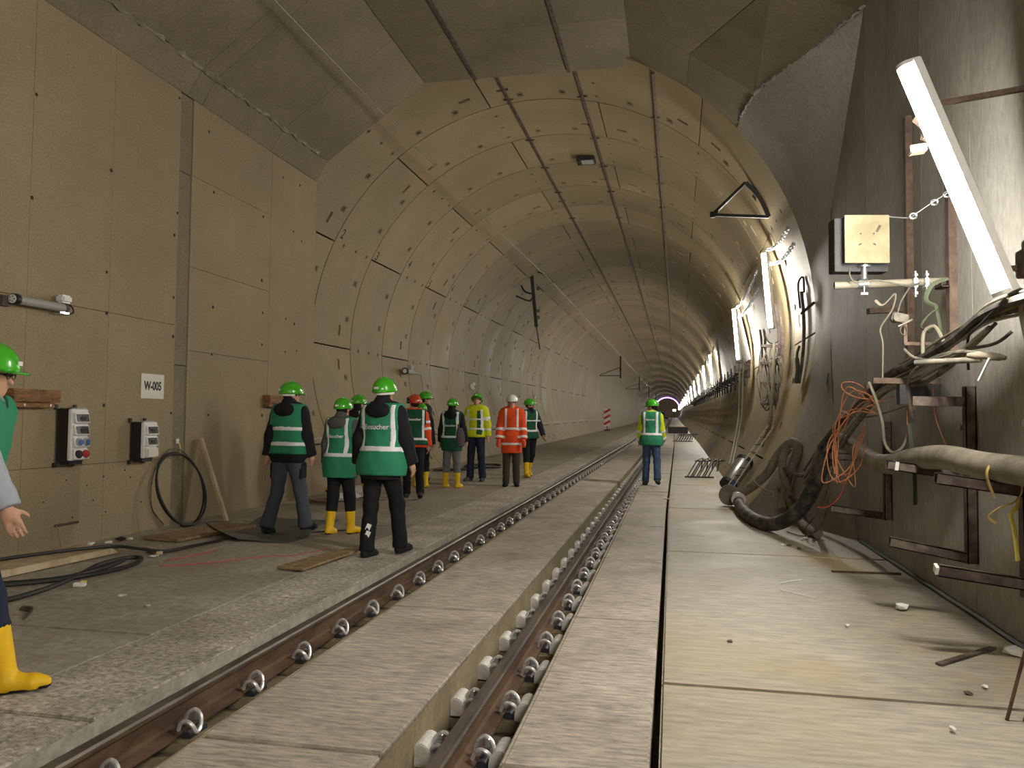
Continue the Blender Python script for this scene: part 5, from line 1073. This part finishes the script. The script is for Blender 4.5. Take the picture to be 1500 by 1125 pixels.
    def band(base, spec, e=.005):
        """reflective tape: parts of the garment's own surface, a few millimetres proud"""
        def g(P):
            b = base(P)-e; best = None
            for q in spec:
                if q[0] == 'h': r_ = np.abs((P-f.pel.astype(np.float32)) @ f.up.astype(np.float32)/s-q[1])-q[2]/2; r_ = np.maximum(r_, np.abs(P[:, 0])-.30) if len(q) < 4 else r_
                elif q[0] == 'v': h_ = (P-f.pel.astype(np.float32)) @ f.up.astype(np.float32)/s; r_ = np.maximum(np.abs(np.abs(P[:, 0]/s)-q[1]-q[5]*(h_-.3) if len(q) > 5 else np.abs(P[:, 0]/s)-q[1])-q[2]/2 if len(q) > 5 else np.abs(np.abs(P[:, 0]/s)-q[1])-q[2]/2, np.maximum(q[3]-h_, h_-q[4]))
                elif q[0] == 'a':        # ring round a sleeve at fraction q[1] of forearm (+) or upper arm (-)
                    r_ = None
                    for k in (0, 1):
                        A_, B_ = (f.el[k], f.wr[k]) if q[3] else (f.sh[k], f.el[k]); u = (B_-A_)/np.linalg.norm(B_-A_); c_ = A_+(B_-A_)*q[1]
                        z = np.maximum(np.abs((P-c_.astype(np.float32)) @ u.astype(np.float32))-q[2]/2, np.sqrt(((P-c_.astype(np.float32))**2).sum(1))-.13); r_ = z if r_ is None else np.minimum(r_, z)
                best = r_ if best is None else np.minimum(best, r_)
            return np.maximum(b, best)
        return g
    def stripes(base, specs, par, lo, hi, h):
        for q in specs:
            boxes = []
            if q[0] == 'h': c = f.pel+f.up*q[1]*s; a, b = lo.copy(), hi.copy(); a[2], b[2] = c[2]-.06, c[2]+.06; boxes.append((a, b))
            elif q[0] == 'v':
                for g in (-1, 1):
                    a, b = lo.copy(), hi.copy(); a[0], b[0] = sorted((g*(q[1]-.06)*s, g*(q[1]+.06)*s)); a[2] = max(a[2], f.pel[2]+(q[3]-.04)*s); boxes.append((a, b))
            else:
                for k in (0, 1): A_, B_ = (f.el[k], f.wr[k]) if q[3] else (f.sh[k], f.el[k]); c = A_+(B_-A_)*q[1]; boxes.append((c-.115, c+.115))
            for a, b in boxes:
                pts, F = net(band(base, [q]), a, b, h)
                if len(F) > 4: link('reflective_stripe', np_mesh('reflective_stripe', [(pts, F)], 'stripe'), par)
    if o.get('jstripes'): stripes(jacf, o['jstripes'], ja, lo, hi, .0125)
    if o.get('panel'):      # green cloth panel across one half of the jacket front
        def pf(P): h_ = (P-f.pel.astype(np.float32)) @ f.up.astype(np.float32)/s; return np.maximum(jacf(P)-.004, np.maximum(np.abs(P[:, 0]/s-o['panel'])-.06, np.maximum(.0-h_, h_-.50)))
        link('green_panel', np_mesh('green_panel', [net(pf, lo, hi, .0125)], 'vestdark'), ja)
    # --- vest
    if o.get('vest'):
        vh = o.get('vesthem', -.12); VH = f.pel+f.up*vh*s; e = o.get('bulk', .022)+.016
        def vesf(P):
            h_ = (P-f.pel.astype(np.float32)) @ f.up.astype(np.float32)/s; fl_ = np.clip(.25-h_, 0, .6)*o.get('vflare', .13)
            d = smin(torso(P, f, e, .07)-fl_*s, np.maximum(jcore(P)-.013, .34-h_), .02); d = smin(d, seg(P, f.pel, VH-f.up*.02, .142*s*f.w+e, .142*s*f.w+e, .80)-fl_*s*.6, .05)+folds(P, .003, .6)
            d = np.maximum(d, vh-h_); d = np.maximum(d, np.abs(P[:, 0])/s-(.205+np.clip(.38-h_, 0, .4)*.25)*(.85+.15*f.w)); d = np.maximum(d, h_-.60)
            nk = seg(P, f.neck-f.up*.02*s+np.array((0, .03, 0))*s, f.neck+f.up*.3*s, .085*s, .1*s); d = np.maximum(d, -nk)
            for k in (0, 1): d = np.maximum(d, -(seg(P, f.sh[k]-f.up*.03*s, f.sh[k]+(f.sh[k]-f.chest)*.8-f.up*.12*s, .062*s, .09*s)))
            return d
        lo, hi = bounds([f.neck, VH], .0); lo = lo-np.array((.32, .30, .02))*s; hi = hi+np.array((.32, .30, .05))*s
        ve = link('vest', np_mesh('vest', [net(vesf, lo, hi, min(hr, .0135))], o['vest']), t)
        stripes(vesf, o['stripes'], ve, lo, hi, .0115)
        if o.get('text'):
            z0, sc_, xo = o['text']; me = text_mesh('Besucher', sc_*s, 0., .0013); bm = bmesh.new(); bm.from_mesh(me); bmesh.ops.subdivide_edges(bm, edges=[e_ for e_ in bm.edges if e_.calc_length() > .03], cuts=2); bmesh.ops.triangulate(bm, faces=bm.faces); bm.to_mesh(me); bm.free()
            c = np.array([v.co for v in me.vertices]); Q = np.zeros_like(c); base_ = f.pel+f.up*z0*s; Q[:, 0] = c[:, 0]+xo; Q[:, 2] = base_[2]+c[:, 1]; Q[:, 1] = -.5
            for _ in range(40): dd = vesf(Q.astype(np.float32)); Q[:, 1] += np.clip(dd-.006, -.02, .05)*.8
            me.vertices.foreach_set('co', Q.astype(np.float32).ravel()); me.update(); me.materials.append(MT['stripe']); link('lettering', me, ve)
    if o.get('hood'):
        nb = f.neck
        def hoodf(P):
            Q = (P-nb.astype(np.float32))/s; d = smins([ell(Q, (0, -.125, -.015), (.145, .075, .085)), seg(Q, (-.085, -.05, .01), (.085, -.05, .01), .045, .045), seg(Q, (-.085, -.05, .01), (-.045, .05, -.03), .04, .03), seg(Q, (.085, -.05, .01), (.045, .05, -.03), .04, .03)], .03); return d*s+folds(P, .003)
        link('hood', np_mesh('hood', [net(hoodf, nb-.2*s, nb+.16*s, .0125)], o['jacket']), t)
    # --- helmet
    if o.get('helmet'):
        HB = np.array((0, -.012, .038)); tilt = Matrix.Rotation(math.radians(o.get('htilt', 4)), 3, 'X'); HH = HR @ tilt; hb = onhead(HB)
        pr = [(.122, -.012), (.124, 0), (.121, .03), (.112, .062), (.095, .092), (.068, .115), (.035, .128), (.001, .131)]
        mb = MB(); mb.lathe([(r*s, z*s) for r, z in pr], hb, 26, HH, .94, 1.16); he = mb.build('helmet', o['helmet'], t, smooth=True)
        P = []
        for a in np.linspace(0, 2*math.pi, 30, endpoint=False): r_ = .121+.036*max(0, math.sin(a))**2; P.append(tuple(Vector(hb)+HH @ Vector((r_*.93*math.cos(a)*s, r_*1.18*math.sin(a)*s, (-.010-.012*max(0, math.sin(a))**2)*s))))
        MB().tube(P, .007*s, 6, closed=True).build('brim', o['helmet'], he, smooth=True)
        MB().grid(lambda u, v: tuple(Vector(hb)+HH @ Vector(((.115+.05*v*math.sin(math.pi*u)**.7)*.93*math.cos(math.pi*u)*s, (.115+.05*v*math.sin(math.pi*u)**.7)*1.17*math.sin(math.pi*u)*s, (-.004-.014*v*math.sin(math.pi*u))*s))), 14, 3).build('peak', o['helmet'], he, smooth=True)
        for x in (-.035, 0, .035): MB().tube(crv([tuple(Vector(hb)+HH @ Vector((x*s, 1.16*.122*math.cos(a)*s*.93, .132*math.sin(a)*s*(1-abs(x)*2)))) for a in np.linspace(.35, math.pi-.35, 9)], 3), .007*s, 6).build('ridge', o['helmet'], he, smooth=True)
        for sgn in (-1, 1): MB().box(Vector(hb)+HH @ Vector((0, sgn*.142*s, .032*s)), (.05*s, .006, .022*s), HH).build('sticker', 'paper', he)
        if o.get('headband'): MB().tube([tuple(Vector(hb)+HH @ Vector((.096*math.cos(a)*s, .115*math.sin(a)*s, -.032*s))) for a in np.linspace(math.pi*.95, math.pi*2.05, 14)], .013*s, 6).build('headband', 'paper', he, smooth=True)
        if o.get('muffs'):
            for x in (-.125, .125): MB().lathe([(.03*s, -.025), (.042*s, -.02), (.042*s, .02), (.03*s, .025)], Vector(hb)+HH @ Vector((x*s, 0, .01)), 12, Matrix(((0, 0, 1), (0, 1, 0), (-1, 0, 0)))).build('ear_muff', 'black', he, smooth=True)
            MB().tube([tuple(Vector(hb)+HH @ Vector((.125*math.cos(a)*s, .15*math.sin(a)*s, .06*s))) for a in np.linspace(.4, 2.7, 10)], .012, 5).build('visor_frame', 'black', he)
    for q in o.get('extra', ()): q(t, f, s)
    return t

SB = [('h', .035, .05)]
def chin(t, f, s): pass
def shoulder_bag(t, f, s):
    c = f.pel+np.array((.20, -.02, .08))*s; g = MB(); g.lathe([(.03, -.2), (.10, -.17), (.125, -.05), (.12, .08), (.09, .17), (.03, .19)], tuple(c), 16, None, .7, 1.25); b = g.build('shoulder_bag', 'bag', t, smooth=True)
    MB().tube(crv([tuple(c+np.array((-.02, .08, .17))*s), tuple(f.sh[1]+np.array((-.06, .02, .09))*s), tuple(c+np.array((-.02, -.1, .17))*s)], 8), .016, 6, ell=.4).build('bag_strap', 'bag', b, smooth=True); MB().box(tuple(c+np.array((.06, -.12, -.06))*s), (.04, .02, .06)).build('bag_patch', 'redwire', b)
def zipper(t, f, s): pass
walk_arms = [(-8, 9, 14, 0), (8, 9, 14, 0)]; hang = [(3, 8, 10, 0), (3, 8, 10, 0)]
PEOPLE = [
 dict(label='person in black hooded jacket, green vest and grey work trousers, walking by the left wall', pos=(-4.53, 8.75), rot=-8, H=1.76, build=1.06, arms=[(-12, 10, 8, 0), (6, 9, 10, 0)], legs=[(-6, 16, 3, 8), (14, 4, 4, 6)], lean=3, look=(-38, -4), hair='short', hood=True, jacket='jacketblack', trousers='greytrouser', flare=.028, kneepad=True, shoes='shoeblack', vest='vestgreen', vesthem=-.0, vflare=.05, stripes=[('h', .30, .05), ('h', .12, .05)], helmet='helmgreen', headband=True, bulk=.034, jackethem=-.10, res=.0145),
 dict(label='person in green visitor vest over a grey hoodie with yellow boots, seen from behind', pos=(-3.88, 8.82), rot=-10, H=1.565, build=1.0, arms=[(-4, 10, 10, 0), (4, 11, 12, 0)], legs=[(-3, 6, 1, 6), (8, 6, 3, 14)], lean=2, look=(0, 0), hair='short', hood=True, jacket='jacketgrey', trousers='trouserblack', trouserhem=.30, shoes='bootyellow', vest='vestgreen', vesthem=-.20, vflare=.16, stripes=[('h', .10, .055), ('v', .145, .05, .08, .59)], text=(.35, .062, -.005), helmet='helmgreen', bulk=.03, gloves=True, res=.014),
 dict(label='person in green vest and yellow boots mid-stride, half hidden between two visitors', pos=(-5.02, 12.0), rot=-20, H=1.70, arms=[(10, 9, 16, 0), (-14, 9, 14, 0)], legs=[(-16, 42, 2, 4), (14, 6, 2, 4)], lean=4, look=(-10, 0), hood=True, hair='short', jacket='jacketblack', trousers='trouserblack', trouserhem=.33, shoes='bootyellow', vest='vestgreen', vesthem=-.04, stripes=[('h', .10, .05), ('v', .14, .05, .08, .59)], helmet='helmgreen', bulk=.032, face=False, res=.017),
 dict(label='tall person in bright green visitor vest and black trousers nearest the kerb', pos=(-2.86, 7.5), rot=-9, H=1.735, build=1.05, arms=[(-10, 14, 18, 0), (4, 14, 14, 0)], legs=[(-5, 3, 1, -4), (19, 14, 3, 8)], lean=3, look=(-6, 2), hair='short', hood=True, jacket='jacketblack', trousers='trouserblack', flare=.02, legflash=True, shoes='shoeblack', vest='vestgreen', vesthem=-.13, vflare=.17, stripes=[('h', .135, .055), ('v', .165, .05, .11, .58)], text=(.36, .074, .0), helmet='helmgreen', headband=True, bulk=.036, jackethem=-.17, res=.013),
 dict(label='person in orange jacket with a green vest and a red forestry helmet, half hidden', pos=(-4.36, 12.95), rot=22, H=1.74, build=1.05, arms=[(-10, 8, 6, 0), (-6, 10, 8, 0)], legs=[(16, 8, 1, 4), (-12, 20, 1, 4)], lean=4, look=(25, 0), hair='short', jacket='hiorange', trousers='trouserblack', shoes='shoegrey', vest='vestdark', vesthem=-.02, stripes=[('h', .08, .045), ('v', .15, .05, .06, .59)], text=(.43, .06, .0), jstripes=[('a', .45, .05, False), ('a', .85, .05, False)], helmet='helmred', muffs=True, bulk=.036, face=False, res=.0165),
 dict(label='person in dark jacket and green helmet behind the orange-jacketed one', pos=(-5.28, 16.35), rot=-50, H=1.86, arms=hang, legs=[(2, 4, 2, 4), (-4, 8, 2, 6)], look=(-25, 0), hair='short', jacket='charcoal', trousers='olive', shoes='shoeblack', helmet='helmgreen', bulk=.03, res=.018),
 dict(label='person whose green helmet peeks out low behind the red-helmeted one', pos=(-4.86, 14.9), rot=10, H=1.60, arms=hang, legs=[(2, 4, 2, 4), (-2, 4, 2, 6)], hair='short', jacket='charcoal', trousers='trouserblack', trouserhem=.33, shoes='bootyellow', helmet='helmgreen', bulk=.03, face=False, res=.02),
 dict(label='person with long dark hair, dark green vest, grey jeans and a shoulder bag', pos=(-4.26, 15.0), rot=-5, H=1.70, build=.98, arms=[(0, 12, 8, 0), (-2, 14, 22, 0)], legs=[(1, 2, 3, 4), (1, 2, 3, 10)], lean=1, hair='long', hood=True, jacket='jacketblack', trousers='greyjean', trouserhem=.31, flare=.016, shoes='bootyellow', vest='vestdark', vesthem=-.20, vflare=.10, stripes=[('h', .08, .05), ('v', .15, .055, .06, .59)], text=(.31, .06, .0), helmet='helmgreen', bulk=.03, extra=(shoulder_bag,), face=False, res=.016),
 dict(label='person in yellow hi-vis jacket with a green half panel, looking up', pos=(-4.17, 16.6), rot=172, H=1.84, build=1.05, arms=[(-4, 11, 12, 0), (2, 10, 18, 0)], legs=[(0, 2, 4, 14), (0, 2, 3, 16)], lean=-2, look=(14, 26), neckfwd=2, hair='short', glasses=True, jacket='hivis', trousers='navyjean', flare=.024, shoes='shoegrey', jstripes=[('h', .32, .05), ('h', .12, .05), ('v', .15, .05, .12, .52), ('a', .5, .05, True), ('a', .55, .05, False)], panel=-.115, helmet='helmgreen', bulk=.042, jackethem=-.05, res=.016),
 dict(label='person in long orange hi-vis coat with a white helmet, facing the viewer', pos=(-3.19, 15.65), rot=190, H=1.79, build=1.02, arms=[(2, 9, 16, 0), (2, 10, 14, 0)], legs=[(0, 4, 1, 8), (3, 4, 1, 10)], lean=1, look=(4, -2), hair='short', hood=True, jacket='hiorange', trousers='olive', flare=.012, shoes='shoeblack', jstripes=[('h', .19, .055), ('h', -.11, .055), ('v', .115, .05, .21, .59), ('a', .25, .05, True), ('a', .85, .055, True)], helmet='helmwhite', bulk=.04, jackethem=-.29, jflare=.06, gloves='hiorange', res=.0155),
 dict(label='bearded person in dark green vest and yellow boots striding right', pos=(-3.27, 18.1), rot=215, H=1.77, build=1.02, arms=[(18, 12, 10, 0), (-8, 12, 10, 0)], legs=[(-10, 22, 2, 4), (14, 6, 3, 6)], lean=2, look=(46, -4), hair='short', beard=True, jacket='jacketnavy', trousers='trouserblack', trouserhem=.33, shoes='bootyellow', vest='vestdark', vesthem=-.05, stripes=[('h', .13, .05), ('h', .36, .04), ('v', .135, .045, .12, .59)], helmet='helmgreen', bulk=.024, res=.017),
 dict(label='person in green vest over yellow jacket and blue jeans, walking right of the track', pos=(-.42, 16.7), rot=-8, H=1.73, arms=[(2, 13, 16, 0), (14, 6, 20, 0)], legs=[(1, 3, 2, 20), (-9, 22, 6, 2)], lean=3, look=(78, -6), neckfwd=10, hair='tail', jacket='hivis', trousers='bluejean', flare=.016, shoes='shoegrey', vest='vestgreen', vesthem=-.12, vflare=.15, stripes=[('h', .12, .055), ('v', .135, .055, .10, .59)], text=(.43, .052, .0), jstripes=[('a', .15, .06, True), ('a', .85, .06, True)], helmet='helmgreen', bulk=.026, res=.016),
 dict(label='person in grey sweatshirt and green vest cut off by the left picture edge', pos=(-3.54, 3.40), rot=-62, H=1.74, build=1.08, arms=[(-20, 10, 8, 0), (24, 18, 2, 0)], legs=[(-18, 24, 2, 4), (20, 6, 2, 4)], lean=6, look=(-4, -8), hair='short', glasses=True, jacket='lightgrey', trousers='navyjean', trouserhem=.33, shoes='bootyellow', vest='vestgreen', vesthem=-.04, vflare=.06, stripes=[('h', .14, .05)], helmet='helmgreen', bulk=.03, curl=10, res=.013),
]
for o_ in PEOPLE: person(o_)
# ------------------------------------------------------------------ overhead and far things
def crown_line(a, ya, yb, lab, front=None):
    t = thing('ceiling_rail', lab, 'rail', (0, 0, 0), group='dark rails along the crown')
    P = [rp(a, float(y), RAD-.02) for y in [12.7, 14, 16, 20, 26, 34, 45, 60, 80, 110] if ya <= y <= yb]
    mb = MB()
    for p, q in zip(P, P[1:]): mb.bar(p, q, .045, .03)
    mb.build('rail_body', 'bracket', t)
    for y in (14.6, 16.9, 18.9, 21.1, 24): 
        c = rp(a, y, RAD-.03); MB().box(c, (.2, .025, .025)).build('hanger', 'bracket', t)
    if front: MB().bar((front[0], YB+.2, 7.23), (front[1], 12.9, 7.23), .05, .03).build('front_rail', 'bracket', t)
    return t
crown_line(97, 12, 120, 'dark rail along the crown, leftmost of the three', (-3.4, -3.32)); crown_line(79.3, 12, 120, 'dark rail along the crown, middle of the three', (-1.72, -1.7)); crown_line(61.3, 12, 120, 'dark rail along the crown, rightmost of the three')
# contact wire and its drop arms
P = [(-4.75, YB+.3, 6.42), (-4.75, 6, 6.45), (-4.72, 12.8, 6.46), (-4.60, 20, 6.42), Tn(-4.5, 28.5, 6.38), Tn(-4.45, 50, 6.3), Tn(-4.4, 70, 6.25), Tn(-4.4, 110, 6.2), Tn(-4.4, 180, 6.2)]
tag(MB().tube(P, .014, 6).build('overhead_wire', 'chrome', smooth=True), 'thin bright overhead wire running along the left haunch', 'wire')
def drop_arm(y, lab, full=True):
    t = thing('line_support', lab, 'bracket', Tn(0, y, 0), group='overhead line supports in the bore')
    MB().bar((-5.35, 0, 6.75), (-5.15, 0, 4.75), .12, .09, up=(0, 1, 0)).build('hanging_post', 'dark', t); MB().bar((-5.28, .06, 5.5), (-5.02, .06, 3.9), .05, .05, up=(0, 1, 0)).build('guide_rod', 'strap', t)
    MB().tube(crv([(-5.35, 0, 6.7), (-5.2, 0, 6.85), (-4.9, 0, 6.75), (-4.5, 0, 6.42)], 5), .03, 6).build('curved_arm', 'dark', t, smooth=True)
    MB().tube(crv([(-5.27, 0, 6.0), (-5.6, 0, 6.1), (-5.75, 0, 6.35)], 4), .035, 6).build('stay', 'dark', t, smooth=True); MB().tube(crv([(-5.3, 0, 5.9), (-5.45, 0, 5.75), (-5.95, 0, 5.95)], 4), .03, 6).build('stay', 'dark', t, smooth=True)
    for z in (6.2, 5.35, 5.1): MB().lathe([(.05, -.06), (.09, -.03), (.05, 0), (.09, .03), (.05, .06)], (-5.08, -.05, z), 10).build('insulator', 'cable', t)
    return t
drop_arm(29.2, 'green-grey overhead line support hanging from the left haunch, nearest one')
def cantilever(y, lab, group=None):
    t = thing('cantilever', lab, 'bracket', Tn(0, y, 0), group=group)
    MB().bar((-4.75, 0, 6.6), (-4.75, 0, 4.6), .13, .1, up=(0, 1, 0)).build('hanging_post', 'dark', t)
    MB().bar((-4.75, 0, 4.85), (-3.2-3.4, 0, 4.85), .06, .06).build('horizontal_tube', 'dark', t); MB().bar((-4.75, 0, 5.6), (-6.6, 0, 4.9), .05, .05).build('diagonal_tube', 'dark', t); MB().lathe([(.08, -.1), (.1, 0), (.08, .1)], (-4.75, -.02, 5.4), 10).build('insulator', 'dark', t)
    return t
cantilever(70, 'dark cantilever with horizontal tube, nearest of those deep in the bore')
cantilever(108, 'dark cantilever seen second deep in the bore', ); cantilever(150, 'dark cantilever seen third deep in the bore'); cantilever(205, 'dark cantilever seen farthest in the bore')
for k, y in enumerate((150, 190)): pass
# ceiling box
t = thing('ceiling_box', 'small dark hatch box on the crown of the bore', 'box', rp(83.7, 18.4, RAD-.02)); t.location = rp(83.7, 18.4, RAD-.02)
MB().box((0, 0, -.05), (.42, .42, .1)).build('case', 'dark', t, bevel=.02); MB().box((.03, -.03, -.105), (.28, .28, .012)).build('pane', 'grey', t); MB().box((-.19, 0, -.09), (.06, .36, .04)).build('flap', 'black', t)
# left bore wall: camera, conduit, reflectors
t = thing('wall_lamp', 'grey camera-like lamp with conduit on the left bore wall', 'lamp', Tn(-7.05, 20.3, 2.58))
MB().cyl((0, -.28, 0), (0, .25, 0), .07, 14).build('tube', 'grey', t, smooth=True); MB().cyl((0, -.36, 0), (0, -.26, 0), .09, 14).build('collar', 'black', t); MB().lathe([(.06, 0), (.05, .01)], (0, -.362, 0), 14, Matrix(((1, 0, 0), (0, 0, -1), (0, 1, 0)))).build('lens', 'white', t); MB().box((0, .1, .12), (.12, .2, .12)).build('mount', 'grey', t, bevel=.02)
MB().tube([(-.03, .25, .0), (-.03, 1.1, .0), (-.02, 1.15, -.1), (.16, 1.15, -1.1)], .02, 6).build('conduit', 'grey', t)
def reflector(y, z, lab):
    s = (z-ZC)/RAD; x = ax(y)-RAD*math.sqrt(1-s*s)+.05
    t = thing('wall_fitting', lab, 'fitting', (x, y, z+fz(y)), group='small pale fittings on the left bore wall')
    for dy, dz, r in ((0, 0, .1), (.28, .1, .08), (.25, -.06, .05)): MB().lathe([(r, -.04), (r*1.05, .02), (r*.7, .05)], (0, dy, dz), 12, Matrix(((0, 0, 1), (0, 1, 0), (-1, 0, 0)))).build('knob', 'paper', t, smooth=True)
reflector(27.4, 2.42, 'cluster of pale round knobs on the left bore wall, nearest'); reflector(40, 2.3, 'cluster of pale round knobs on the left bore wall, farther in')
P = [Tn(-6.85, float(y), .95) for y in np.arange(14, 90, 2)]; tag(MB().tube(P, .035, 8).build('wall_pipe', 'grey', smooth=True), 'long grey pipe low along the left bore wall', 'pipe')
cab('floor_cables', [Tn(-5.9, 19, .03), Tn(-5.2, 19.8, .03), Tn(-5.6, 21, .03), Tn(-4.9, 21.6, .03), Tn(-4.6, 20.6, .03), Tn(-5.3, 20.2, .03)], .03, 'rubber', 'dark cable heap on the walkway behind the standing visitors')
# marker board, red and white
t = thing('marker_board', 'red and white striped marker board at the left of the bore', 'sign', Tn(-5.75, 68, 0))
MB().box((0, 0, 1.15), (.55, .04, 1.5)).build('board', 'paper', t); 
for k in range(3): MB().bar((-.27, -.022, .55+.5*k), (.27, -.022, .85+.5*k), .02, .2, up=(0, 0, 1)).build('red_stripe', 'signred', t)
MB().box((0, .02, .2), (.06, .06, .45)).build('stake', 'dark', t); MB().box((0, 0, .05), (.5, .3, .1)).build('foot', 'black', t)
t = thing('prop_rod', 'thin dark prop leaning beside the striped board', 'rod', Tn(-6.5, 66, 0)); MB().bar((0, 0, 0), (-.6, 0, 1.1), .05, .05).build('rod_body', 'dark', t); MB().box((-.6, 0, 1.1), (.2, .1, .4)).build('head', 'dark', t)
# work train / lights at the far end
t = thing('site_flood', 'dazzling white work floodlight at the far end', 'floodlight', Tn(-.1, 245, 0))
MB().cyl((0, 0, 0), (0, 0, 2.2), .05, 8).build('stand', 'dark', t); MB().box((0, 0, 2.6), (.9, .3, .6)).build('lamp_head', 'dark', t); MB().box((0, -.17, 2.6), (.8, .03, .5)).build('lens', 'flood', t)
t = thing('violet_arch', 'violet glowing lamp arch deep in the bore', 'lamp', (0, 0, 0))
mb = MB(); P = [rp(float(a), 285., RAD-.3) for a in np.linspace(20, 175, 30)]; mb.tube(P, .12, 6).build('glowing_tube', 'purple', t, smooth=True)
for a in (20, 60, 100, 140, 175): MB().cyl(rp(a, 285., RAD-.3), rp(a, 285., RAD-.01), .05, 6).build('clip', 'dark', t)
t = thing('work_trolley', 'dark track trolley far down the line', 'trolley', Tn(-1.9, 150, 0)); MB().box((0, 0, .7), (1.4, 2.4, .25)).build('deck', 'dark', t); MB().box((-.3, 0, 1.3), (.7, 1.2, 1.0)).build('load', 'dark', t, bevel=.1)
for sx in (-.75, .75):
    for sy in (-.8, .8): MB().cyl((sx-.05, sy, .3), (sx+.05, sy, .3), .3, 14).build('wheel', 'dark', t)
t = thing('barrier', 'low dark barrier across the side floor far away', 'barrier', Tn(.2, 62, 0)); MB().box((0, 0, .25), (1.5, .4, .5)).build('beam', 'dark', t, bevel=.03); MB().box((0, -.1, .52), (1.3, .3, .06)).build('top_plank', 'lumber', t)
